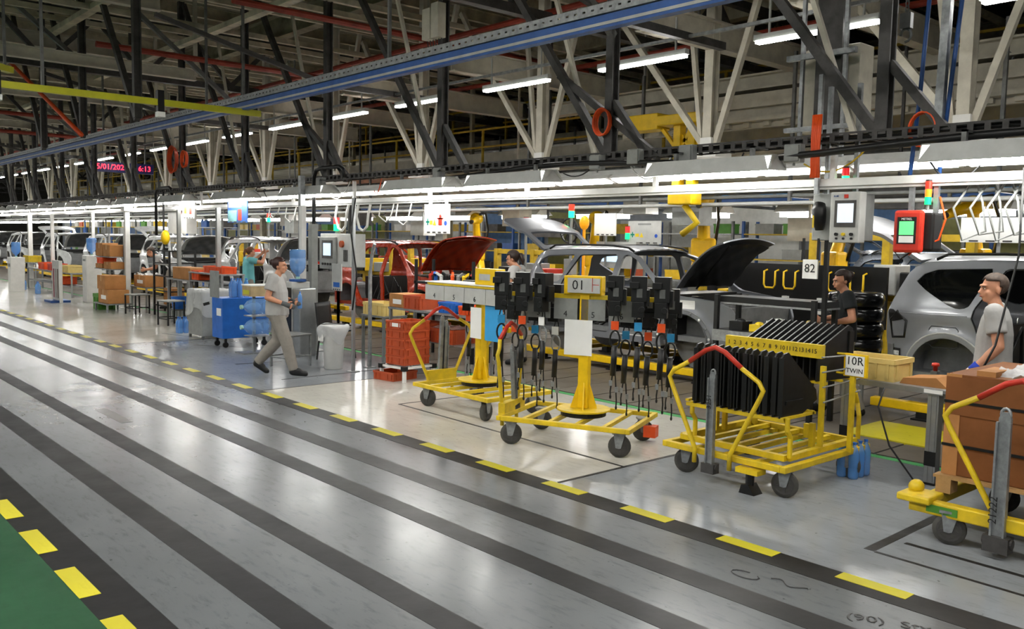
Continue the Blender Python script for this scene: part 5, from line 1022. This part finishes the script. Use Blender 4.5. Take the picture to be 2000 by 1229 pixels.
for k in range(9):
    y = 10.65 + k*.15; col = (RED, BLK, YELB, GALV, ORG, BLK, WHT, BLUE, RED)[k]
    o = G().cyl((0, 0, 0), (0, 0, .09), .03, n=10).bar((0, 0, .09), (-.09, 0, .15), .04).ell((0, 0, .1), (.035, .035, .03), 8, 6).out('hand_tool', col, None, loc=(8.66, y, 1.242), rz=k); tag(o, 'small hand tool on the black bench rack, %s from the right' % ordw(k), 'tool', 'hand tools on the black rack')
# blue cart with two lying jugs
bc = thing('blue_cart', 'blue metal cart with grey panel carrying water jugs', 'cart', (6.62, 14.7, 0)); G().box(-.4, .45, -.2, .25, .16, .86).out('cabinet', BLUE, bc, bevel=.012); G().box(-.41, -.39, -.05, .3, .86, 1.32).out('grey_panel', GREY, bc); G().box(-.405, -.4, -.14, .04, .55, .68).out('notice', PAPER, bc); G().bar((-.42, .3, .75), (-.5, .36, .72), .05).out('push_handle', BLK, bc)
for x, y in ((-.33, -.15), (.38, -.15), (-.33, .2), (.38, .2)): G().box(x-.02, x+.02, y-.02, y+.02, .08, .16).out('leg', BLK, bc); G().cyl((x, y-.015, .05), (x, y+.015, .05), .05, n=14).out('wheel', BLK, bc)
jr = thing('jug_rack', 'grey stand holding two lying water jugs beside the blue cart', 'rack', (6.4, 13.55, 0)); G().box(-.02, .02, .1, .14, 0, .95).box(-.25, .25, -.02, .3, 0, .02).out('stand', GALV, jr)
for z in (.29, .62): G().box(-.16, .2, -.12, .16, z, z + .015).out('cradle', GALV, jr)
for i, z in enumerate((.45, .78)): b = big_bottle(('lower clear jug lying on the jug stand', 'upper clear jug lying on the jug stand')[i], (6.6, 13.55, z), BOTC); b.rotation_euler.y = -PI/2
bx = thing('paper_tray_box', 'open carton with yellowish papers on the jug stand', 'box', (6.45, 13.62, .95)); G().box(-.2, .22, -.16, .16, 0, .17).out('carton', mat('pale carton', '#b59f78', .7), bx); G().box(-.21, .23, -.17, .17, .17, .19).out('lid', PAPER, bx); G().box(-.205, -.2, -.1, .12, .03, .1).out('papers', YG, bx)
p = bottle('water_bottle', 'blue water bottle on the blue cart, first of the five', (6.5, 14.65, .86), .33, .05, group='bottles on the blue cart')
for k in range(4): dup(p, (6.5 + .11*((k+1) % 3), 14.65 + .11*((k+1)//3), .86), None, 'blue water bottle on the blue cart, %s of the five' % ordw(k+1))
# film covered cabinet
cb = thing('cabinet', 'grey cabinet draped with clear plastic film', 'cabinet', (6.72, 16.2, 0)); G().box(-.3, .3, -.33, .33, .06, .9).out('cabinet_body', GREY, cb, bevel=.01); 
for a in (-1, 1):
    for b in (-1, 1): G().box(a*.28-.02, a*.28+.02, b*.3-.02, b*.3+.02, 0, .06).out('leg', STL, cb)
def drape(u, v):
    a = 2*PI*u; sx, sy = math.cos(a), math.sin(a); k = 1/max(abs(sx), abs(sy)); t = v; r = .31 + .02*t; d = max(0, t - .3) / .7; return (sx*k*r*min(1, t/.3) + .03*d*math.sin(a*7), sy*k*(r+.03)*min(1, t/.3) + .03*d*math.cos(a*6), .915 - d*(.42 + .1*math.sin(a*3 + 1)) + .01*math.sin(a*9))
G().grid(drape, 48, 14).out('film_cover', mat('draped film', '#d8dad8', .25, var=.04, alpha=.62, bump=.6, bscale=12), cb, True)
p = bottle('water_bottle', 'blue water bottle beside the covered cabinet, first of the four', (6.5, 17.15, 0), .32, .05, group='bottles beside the covered cabinet')
for k in range(3): dup(p, (6.5 + .11*((k+1) % 2), 17.15 + .11*((k+1)//2), 0), None, 'blue water bottle beside the covered cabinet, %s of the four' % ordw(k+1))
crate('orange_bin', 'orange parts bin on the bench over the covered cabinet', (7.5, 17.6, 1.15), (.3, .95, .14), ORG); crate('orange_bin', 'small orange bin behind the covered cabinet', (7.45, 18.4, .98), (.3, .35, .2), ORG)
bench('tall steel bench behind the covered cabinet', 7.5, 17.8, .5, 1.7, 1.15, GALV, .97); tag(G().box(-.2, .2, -.5, .5, 0, .26).out('cardboard_box', CARD, loc=(7.55, 19.3, .95), bevel=.005), 'long cardboard box on the bench left of the covered cabinet', 'box'); bench('bench under the long cardboard box', 7.55, 19.4, .5, 1.3, .95, GALV, .4)
tag(G().lathe([(.14, 0), (.18, .26), (.185, .27)], 18).out('blue_bucket', BLUE, loc=(7.3, 19.3, .3)), 'blue bucket hanging low beside the thin black stool', 'bucket'); bench('low step under the blue bucket', 7.3, 19.3, .3, .3, .3, STL)
# black frame rack
fr = thing('frame_rack', 'tall black tube frame rack behind the thin stool', 'rack', (7.8, 20.9, 0))
for a in (-.3, .3):
    for b in (-.5, .5): G().bar((a, b, 0), (a, b, 1.55), .04).out('post', BLKM, fr)
for z in (.25, .6, .95, 1.25, 1.54):
    for a in (-.3, .3): G().bar((a, -.5, z), (a, .5, z), .03).out('rail', BLKM, fr)
    G().bar((-.3, -.5, z), (.3, -.5, z), .03).out('rail', BLKM, fr)
G().box(-.3, .3, -.5, .5, 1.2, 1.22).box(-.3, .3, -.5, .5, .24, .26).out('shelf', STL, fr)
for k, (y, z) in enumerate(((.2, .26), (-.15, .26), (.2, .46), (-.1, .46))): tag(G().box(-.14, .14, -.13, .13, 0, .19).out('cardboard_box', CARD, loc=(7.8, 20.9 + y, z + .003)), ('lower carton on the frame rack, far side', 'lower carton on the frame rack, near side', 'upper carton on the frame rack, far side', 'upper carton on the frame rack, near side')[k], 'box', 'cartons in the black frame rack')
wp = thing('switch_cabinet', 'white switch cabinet with red button far along the line', 'control panel', (8.1, 21.5, 1.95)); G().box(0, .25, -.6, .6, 0, .75).out('cabinet', WHT, wp); G().cyl((0, -.2, .5), (-.04, -.2, .5), .08).out('red_button', RED, wp); G().box(.1, .15, -.4, -.35, .75, 1.05).box(.1, .15, .35, .4, .75, 1.05).out('hanger', GREY, wp)
tl = thing('tool_balancer', 'yellow tool balancer hanging on a black pole', 'tool balancer', (7.85, 21.6, 1.85)); G().ell((0, 0, 0), (.1, .14, .18)).out('drum', YELB, tl, True); G().bar((0, .1, -1.8), (0, .1, 1.1), .04).out('pole', BLKM, tl)
# cartons by the bending worker
pk = thing('carton_dolly', 'low wheeled frame under the stacked cartons', 'dolly', (7.0, 22.9, 0)); G().box(-.3, .3, -.5, .5, .18, .21).out('deck', GALV, pk); [G().box(a*.26-.02, a*.26+.02, b*.45-.02, b*.45+.02, 0, .18).out('leg', GALV, pk) for a in (-1, 1) for b in (-1, 1)]
def carton(label, x, y, z, d, m=CARD, lab=False, rz=0, name='cardboard_box'):
    t = thing(name, label, 'box', (x, y, z), rz); G().box(-d[0]/2, d[0]/2, -d[1]/2, d[1]/2, 0, d[2]).out('carton', m, t, bevel=.006); G().box(-d[0]/2-.003, d[0]/2+.003, -.03, .03, d[2]*.6, d[2]+.003).out('tape', mat('tape', '#c29a66', .4), t)
    if lab: G().box(-d[0]/2-.004, -d[0]/2, -d[1]*.3, d[1]*.2, d[2]*.3, d[2]*.6).out('paper_label', PAPER, t)
    return t
carton('large brown carton with white label, bottom of the stack', 7.0, 22.8, .213, (.5, .75, .33), CARD, True); carton('brown carton on top of the stack', 7.0, 22.95, .547, (.5, .6, .34)); crate('green_bin', 'green bin beside the stacked cartons', (7.0, 23.55, .0), (.4, .45, .4), GREEN)
bs = bench('steel work table with cartons before the bending worker', 7.78, 22.5, .6, 1.1, .62, GALV); carton('wide carton with label and crumpled film on the table', 7.74, 22.4, .623, (.5, .8, .28), CARD, True); tag(G().grid(lambda u, v: (7.53 + .42*u, 22.05 + .72*v, .92 + .05*math.sin(u*11 + v*5)*math.sin(v*13)), 14, 14).out('crumpled_film', BAGW, smooth=True), 'crumpled clear film on the wide carton', 'film')
sh = thing('carton_shelf', 'two tier shelf on white post holding open cartons', 'shelf', (7.45, 24.3, 0))
for z in (1.0, 1.32): G().box(-.25, .2, -.6, .7, z-.02, z).out('shelf', GALV, sh)
for y in (-.55, .65): G().box(.1, .14, y-.02, y+.02, 0, 1.9).out('post', ALU, sh)
for i, (y, z, l) in enumerate(((-.3, 1.0, 'open'), (.4, 1.0, 'open'), (-.25, 1.32, 'tall'), (.35, 1.32, 'long'))): carton(('open carton on the lower tier, nearer side', 'carton under the orange bin on the lower tier', 'carton on the upper tier, nearer side', 'long carton on the upper tier, farther side')[i], 7.42, 24.3 + y, z + .003, (.4, .55, (.18, .12, .3, .34)[i]), CARD)
crate('orange_bin', 'orange bin on the lower tier of the carton shelf', (7.42, 24.7, 1.125), (.34, .5, .16), ORG)
# information stand
inf = thing('information_stand', 'tall grey information stand with dark red stripes', 'stand', (6.65, 26.5, 0)); G().box(-.03, .03, -.35, .35, .06, 1.15).out('panel', LGREY, inf); 
for y in (-.2, .0, .2): G().box(-.036, -.03, y-.05, y+.05, .12, .92).out('stripe', mat('stripe %d' % (y*10), ('#6d5a50', '#8f8a84', '#8a3140')[int(y*5)+1], .5), inf)
G().box(-.04, .04, -.4, -.36, 0, 1.15).out('edge_post', WHT, inf); G().box(-.25, .25, -.35, .35, 0, .06).out('base', NAVY, inf)
# left end of the line
for i, (x, y) in enumerate(((7.15, 32.5), (7.03, 30.2))): bottle('water_bottle', ('blue water bottle on the floor at the left edge', 'blue water bottle on the floor beside the information stand')[i], (x, y, 0), .38, .085)
for i, (x, y, z, m) in enumerate(((7.6, 31.3, .722, ORG), (7.6, 30.2, .722, RED), (7.6, 29.2, .35, ORG), (7.7, 33.7, .882, YEL), (7.6, 28.6, .722, BEIGE))): crate('parts_bin', ('orange bin on the far bench at the left', 'red bin on the far bench at the left', 'orange bin low on the far bench at the left', 'yellow bin at the left end', 'beige bin on the far bench near the grey stand')[i], (x, y, z), (.4, .7, .22), m)
bench('long far bench at the left with coloured bins', 7.65, 30.6, .5, 5.2, .72, GALV, .33); bench('small high shelf at the left end', 7.7, 33.8, .5, 1.0, .88)
bg = tag(G().lathe([(.2, 0), (.26, .1), (.24, .45), (.2, .7), (.22, .74)], 16).out('white_sack', BAGW, loc=(8.15, 28.6, 0), smooth=True), 'white plastic sack on the floor beside the white dispenser', 'sack')
# rack of black parts between trolley and grey car
rk = thing('steel_rack', 'black steel rack with trays beside the grey car front', 'rack', (8.85, 5.5, 0))
for a in (-.22, .22):
    for b in (-.62, .62): G().box(a-.025, a+.025, b-.025, b+.025, 0, 1.36 if a > 0 or b > 0 else 1.36).out('post', BLKM, rk)
G().box(-.16, .25, -.65, .65, 1.27, 1.34).out('top_tray', BLK, rk); G().box(-.17, .26, -.66, .66, 1.25, 1.27).out('tray_edge', GALV, rk); G().box(-.25, .25, -.65, .65, .92, .95).out('shelf', BLK, rk); G().box(-.26, -.24, -.65, .65, .82, .95).out('shelf_front', GALV, rk); G().box(-.25, .25, -.65, .65, .5, .53).out('shelf', BLKM, rk)
g = G(); random.seed(8)
for i, (y, m, d) in enumerate(((.4, BLKM, (.2, .18, .1)), (.15, YEL, (.2, .14, .08)), (-.1, WHT, (.2, .2, .14)), (-.3, GREY, (.2, .2, .1)), (-.48, BEIGE, (.15, .12, .15)))): tag(G().box(-d[0]/2, d[0]/2, -d[1]/2, d[1]/2, 0, d[2]).ell((0, 0, d[2]), (d[0]*.3, d[1]*.35, .03)).out('spare_part', m, loc=(8.8, 5.5 + y, .953)), ('dark metal part on the black rack shelf', 'yellow part box on the black rack shelf', 'white rounded part on the black rack shelf', 'grey clamp part on the black rack shelf', 'beige part box on the black rack shelf')[i], 'part')
crate('orange_bin', 'orange bin on the lowest shelf of the black rack', (8.75, 5.55, .533), (.3, .25, .14), ORG)
# partition with yellow handles
pt = thing('partition', 'black partition with yellow tube handles beyond the grey car', 'partition', (12.4, 7.2, 0)); G().box(0, .06, -1.3, 1.3, .75, 1.65).out('panel', BLK, pt); [G().box(0, .06, y-.05, y+.05, 0, .75).out('leg', BLKM, pt) for y in (-1.2, 1.2)]
for y in (.55, .2, -.55, -.9): G().tube([(-.01, y-.1, 1.55), (-.1, y-.1, 1.53), (-.1, y-.1, 1.32), (-.1, y-.07, 1.27), (-.1, y+.07, 1.27), (-.1, y+.1, 1.32), (-.1, y+.1, 1.53), (-.01, y+.1, 1.55)], .016, 8).out('handle', YELB, pt, True)
for y in (-.3, .3): G().box(-.05, 0, y-.05, y+.05, .9, 1.15).out('white_part', PAPER, pt)
# stack of glossy black wheel covers behind the woman in black
bl = mat('glossy black', '#0f1011', .2, var=.05, coat=.4)
pl = G().lathe([(.12, 0), (.3, 0), (.33, .03), (.34, .09), (.33, .15), (.3, .18), (.12, .18)], 28).mesh('tyre', bl, True)
tp = thing('tyre_stand', 'grey stand under the stack of black tyres', 'stand', (10.45, 5.35, 0)); G().box(-.3, .3, -.3, .3, .42, .46).out('plate', GREY, tp); [G().box(a*.26-.02, a*.26+.02, b*.26-.02, b*.26+.02, .01, .42).out('leg', GREY, tp) for a in (-1, 1) for b in (-1, 1)]
for k in range(5):
    o = inst('tyre', pl, None, (10.45, 5.35, .463 + .185*k)); tag(o, 'glossy black tyre behind the woman in black, %s from the bottom' % ordw(k), 'tyre', 'stack of black tyres')
# ------------------------------------------------------------------ beyond the car line
pw = struct('wall_partition', G().box(20.6, 20.75, -6, 80, 0, 4.7), mat('partition grey', '#6f747a', .6, var=.2, scale=1.2))
for k in range(26):
    y = -4 + 3.2*k; m = (mat('panel blue grey', '#3a5a80', .5, var=.1), LGREY, GREY, mat('panel olive', '#6a6a3a', .5, var=.1))[k % 4]
    G().box(20.5, 20.6, y + .1, y + 3.0, .3, 2.6 + .4*(k % 3)).out('panel', m, pw)
for k in range(9): G().box(20.48, 20.5, 1.0 + 1.9*k, 1.9 + 1.9*k, 3.1, 3.5).out('pane', mat('lit window blue', '#4f9fe0', .3, var=.1, emit=.9 if k % 2 else .25), pw)
# conduits and beams along the second line
for x, z, r, m in ((12.7, 2.62, .035, LGREY), (12.75, 2.74, .03, GREY), (13.0, 2.84, .05, STL), (13.2, 3.1, .08, CREAM), (16.4, 2.9, .09, NAVY), (17.2, 3.3, .12, LGREY), (13.4, 3.4, .05, STL), (15.2, 3.25, .07, YEL)):
    tag(G().cyl((x, -2, z), (x, 62, z), r, n=8).out('conduit', m, smooth=True), {12.7: 'light grey conduit running level beyond the car roofs', 12.75: 'thin grey conduit above the light grey one', 13.0: 'steel pipe over the second line', 13.2: 'thick cream pipe beyond the cars', 16.4: 'blue pipe over the second line', 17.2: 'wide light grey duct pipe far behind', 13.4: 'thin steel pipe beyond the cream pipe', 15.2: 'yellow pipe over the second line'}[x], 'pipe')
hg = G()
for k in range(20): hg.bar((12.7, 1.5 + 3.1*k, 2.6), (12.7, 1.5 + 3.1*k, 5.0), .05); hg.bar((12.7, 1.5 + 3.1*k, 2.74), (17.3, 1.5 + 3.1*k, 2.74), .06); hg.bar((15.2, 1.5 + 3.1*k, 2.74), (15.2, 1.5 + 3.1*k, 3.3), .04); hg.bar((17.2, 1.5 + 3.1*k, 2.74), (17.2, 1.5 + 3.1*k, 5), .05); hg.bar((13.3, 1.5 + 3.1*k, 2.74), (13.3, 1.5 + 3.1*k, 3.4), .04)
o = hg.out('pipe_support', STL, ceiling); o['kind'] = 'stuff'
# equipment boxes hanging between the lines
random.seed(31)
bxm = [G().box(-.2, .2, -.3, .3, 0, .4).box(-.02, .02, -.02, .02, .4, 5.9).mesh('hanging_unit', m) for m in (GREY, LGREY, DKS, CREAM)]
for k in range(14):
    o = inst('hanging_unit', bxm[k % 4], None, (13.15 + .8*(k % 2), 2.35 + 1.9*k, 2.02 + .25*(k % 3)), .0, (1, 1, 1)); tag(o, 'boxy machine unit hanging over the second line, %s from the right' % ordw(k), 'machine', 'hanging units over the second line')
# orange robots in yellow
def robot(label, x, y, rz, a1=.3, a2=1.0, zb=.9, s=1.0):
    t = thing('robot_arm', label, 'robot', (x, y, 0), rz); RM = mat('robot yellow', '#e8b60c', .38, var=.08)
    G().box(-.35*s, .35*s, -.35*s, .35*s, 0, zb).out('pedestal', GREY, t, bevel=.02); G().lathe([(.3*s, zb), (.3*s, zb+.12), (.24*s, zb+.2), (.2*s, zb+.42)], 20).out('base', RM, t, True)
    G().box(-.16*s, .16*s, -.22*s, .22*s, zb+.4, zb+.85).out('shoulder', RM, t, bevel=.05)
    p0 = Vector((0, 0, zb+.7)); p1 = p0 + Vector((math.sin(a1), 0, math.cos(a1))) * .9*s; p2 = p1 + Vector((math.sin(a1+a2), 0, math.cos(a1+a2))) * .8*s
    g = G(); g.tube([p0, p0.lerp(p1, .2), p0.lerp(p1, .8), p1], [.15*s, .12*s, .1*s, .12*s], 12); g.out('lower_arm', RM, t, True); g = G(); g.ell(p1, (.17*s, .2*s, .17*s)); g.out('elbow', RM, t, True)
    g = G(); g.tube([p1, p1.lerp(p2, .3), p2], [.13*s, .1*s, .07*s], 12); g.out('forearm', RM, t, True); g = G(); g.cyl(p2, p2 + (p2-p1).normalized()*.14, .05, n=10); g.out('wrist', DKS, t)
    g = G(); g.tube([p0 + Vector((-.1, .2, .0)), p0 + Vector((-.25, .24, .5)), p1 + Vector((-.1, .22, .15)), p1.lerp(p2, .5) + Vector((0, .15, .15))], .03, 8); g.out('cable_hose', BLK, t, True)
robot('tall yellow robot arm behind the grey car hood', 13.6, 10.0, -2.6, .25, 1.5, 1.2, 1.0); robot('yellow robot arm behind the partition', 14.2, 7.7, 2.8, -.3, 1.4, 1.0, .9); robot('yellow robot arm beyond the grey car tailgate', 14.0, 13.2, -2.2, .4, 1.3, 1.0, .9); robot('yellow robot arm beyond the silver car roof', 14.2, 5.4, 3.0, .2, 1.6, 1.1, .9); robot('yellow robot arm farther behind the orange red car', 14.5, 17.8, -2.4, .3, 1.4, 1.0, .9)
# yellow machine frames and fence
FO = mat('frame olive yellow', '#c6a51e', .45, var=.15)
def frame(label, x, y, ly, h, m=FO):
    t = thing('machine_frame', label, 'frame', (x, y, 0))
    for b in (-ly/2, 0, ly/2): G().box(-.06, .06, b-.06, b+.06, 0, h).out('post', m, t)
    for z in (h*.55, h - .06): G().box(-.05, .05, -ly/2, ly/2, z-.05, z+.05).out('rail', m, t)
    for k in range(5):
        y0 = -ly/2 + .15 + k*(ly-.4)/5; mm = (GREY, YELB, BLKM, LGREY, RED)[(k + int(y)) % 5]; G().box(-.25, .25, y0, y0 + ly*.14, h*.55 + .05, h*.55 + .3 + .1*(k % 3)).out('machine_block', mm, t, bevel=.02)
    return t
for i, (x, y, ly, h) in enumerate(((12.9, 13.9, 2.4, 1.75), (12.95, 8.75, 1.5, 1.6), (12.9, 17.2, 2.6, 1.9), (13.0, 6.2, 2.4, 2.15), (13.2, 3.4, 2.2, 1.9), (13.0, 20.8, 2.6, 1.8), (13.1, 24.5, 2.6, 1.9), (13.0, 27.6, 2.2, 1.8))):
    frame('yellow machine frame beyond ' + ('the grey car tailgate', 'the grey car roof', 'the orange red hood', 'the black partition', 'the silver car roof', 'the orange red car', 'the nearest white car', 'the second white car')[i], x, y, ly, h)
# storage racks with bins, two rows
BM = [NAVY, YELB, LGREY, BEIGE, GREEN, GREY, WHT, DKS, YR, BRICK]; binm = [G().box(-.18, .18, -.25, .25, 0, .22).box(-.19, .19, -.26, .26, .2, .24).mesh('storage_bin', m) for m in BM]
def rack(x, y, n):
    t = thing('storage_rack', 'tall storage rack far behind the cars, %s from the right' % ordw(n), 'rack', (x, y, 0), 0, 'storage racks behind the cars')
    for a in (-.3, .3):
        for b in (-1.2, 1.2): G().box(a-.03, a+.03, b-.03, b+.03, 0, 2.5).out('post', NAVY if n % 2 else STL, t)
    for z in (.4, 1.0, 1.6, 2.2):
        G().box(-.32, .32, -1.2, 1.2, z-.03, z).out('shelf', YR if n % 2 else GALV, t)
    return t
for n in range(22):
    x, y = (18.6, 3 + 2.7*n) if n < 16 else (13.1, 31 + 3.2*(n - 16)); rack(x, y, n)
    for z in (1.0, 1.6, 2.2):
        for k in range(3):
            if random.random() < .25: continue
            o = inst('storage_bin', random.choice(binm), None, (x, y - .8 + .75*k, z + .002)); tag(o, 'plastic bin on the %s far rack from the right, %s shelf, %s place' % (ordw(n), {1.0: 'lowest', 1.6: 'middle', 2.2: 'top'}[z], ordw(k)), 'bin', 'bins on the far racks')
# pedestal fan
f = thing('fan', 'black round fan beyond the raised tailgate', 'fan', (12.4, 12.3, 0)); G().bar((0, 0, 0), (0, 0, 2.0), .05).out('stand', BLK, f); G().tube([(-.05, .24*math.cos(a*PI/10), 2.15 + .24*math.sin(a*PI/10)) for a in range(20)], .02, 6, closed=True).out('guard_ring', BLK, f)
for k in range(12): G().bar((-.06, 0, 2.15), (-.06, .24*math.cos(k*PI/6), 2.15 + .24*math.sin(k*PI/6)), .008).out('guard_wire', BLKM, f)
for k in range(4): G().bar((-.02, .05*math.cos(k*PI/2), 2.15 + .05*math.sin(k*PI/2)), (-.02, .2*math.cos(k*PI/2+.3), 2.15 + .2*math.sin(k*PI/2+.3)), .02, .12).out('blade', DKS, f)
tag(G().ell((0, 0, 0), (.1, .1, .14)).box(-.02, .02, -.02, .02, -2.3, -.1).out('amber_lamp', mat('amber lens', '#d89018', .3, var=0, emit=.5), loc=(12.2, 11.75, 2.3)), 'amber lamp beside the green signal tower', 'lamp')
# rails of a nearer gantry with yellow railing
ga = thing('gantry_walkway', 'raised walkway with yellow railing behind the white hanger trees', 'walkway', (14.8, 0, 0)); G().box(0, 1.2, 12, 60, 3.75, 3.9).out('deck', PUR, ga)
for z in (4.35, 4.8): G().bar((0, 12, z), (0, 60, z), .045).out('railing', YR, ga)
for k in range(25): G().bar((0, 12 + 2*k, 3.9), (0, 12 + 2*k, 4.82), .05).out('railing_post', YR, ga)
for k in range(8): G().bar((.6, 13 + 6.2*k, 3.9), (.6, 13 + 6.2*k, 7.2), .1).out('hanger', PUR2, ga)
# loose cables under the rail and tray
random.seed(41)
for k in range(26):
    y = 3.0 + k*1.15 + random.uniform(-.2, .2); z0 = 2.9; m = random.choice([BLK, BLK, mat('yellow cable', '#d8b62a', .5), ORG, WHOSE]); L_ = random.uniform(.15, .55)
    tag(G().tube(catenary((7.9 + random.uniform(0, .2), y, z0), (8.0, y + random.uniform(.3, .9), z0 - random.uniform(-.05, .2)), L_*.5, 8), .009, 5).out('loose_cable', m, smooth=True), 'thin loose cable sagging below the cable tray, %s from the right' % ordw(k), 'cable', 'loose cables under the tray')
for i, (y, z) in enumerate(((13.9, 2.9), (21.8, 2.8))):
    t = thing('bent_pipe', ('black bent pipe over the tray beside the dark column', 'black bent pipe over the tray far down the line')[i], 'pipe', (7.85, y, z)); G().tube([(0, .4, -.9), (0, .4, .1), (0, .32, .22), (0, .1, .25), (0, -.5, .25), (0, -.62, .2), (0, -.66, .05)], .035, 8).out('pipe', BLK, t, True)
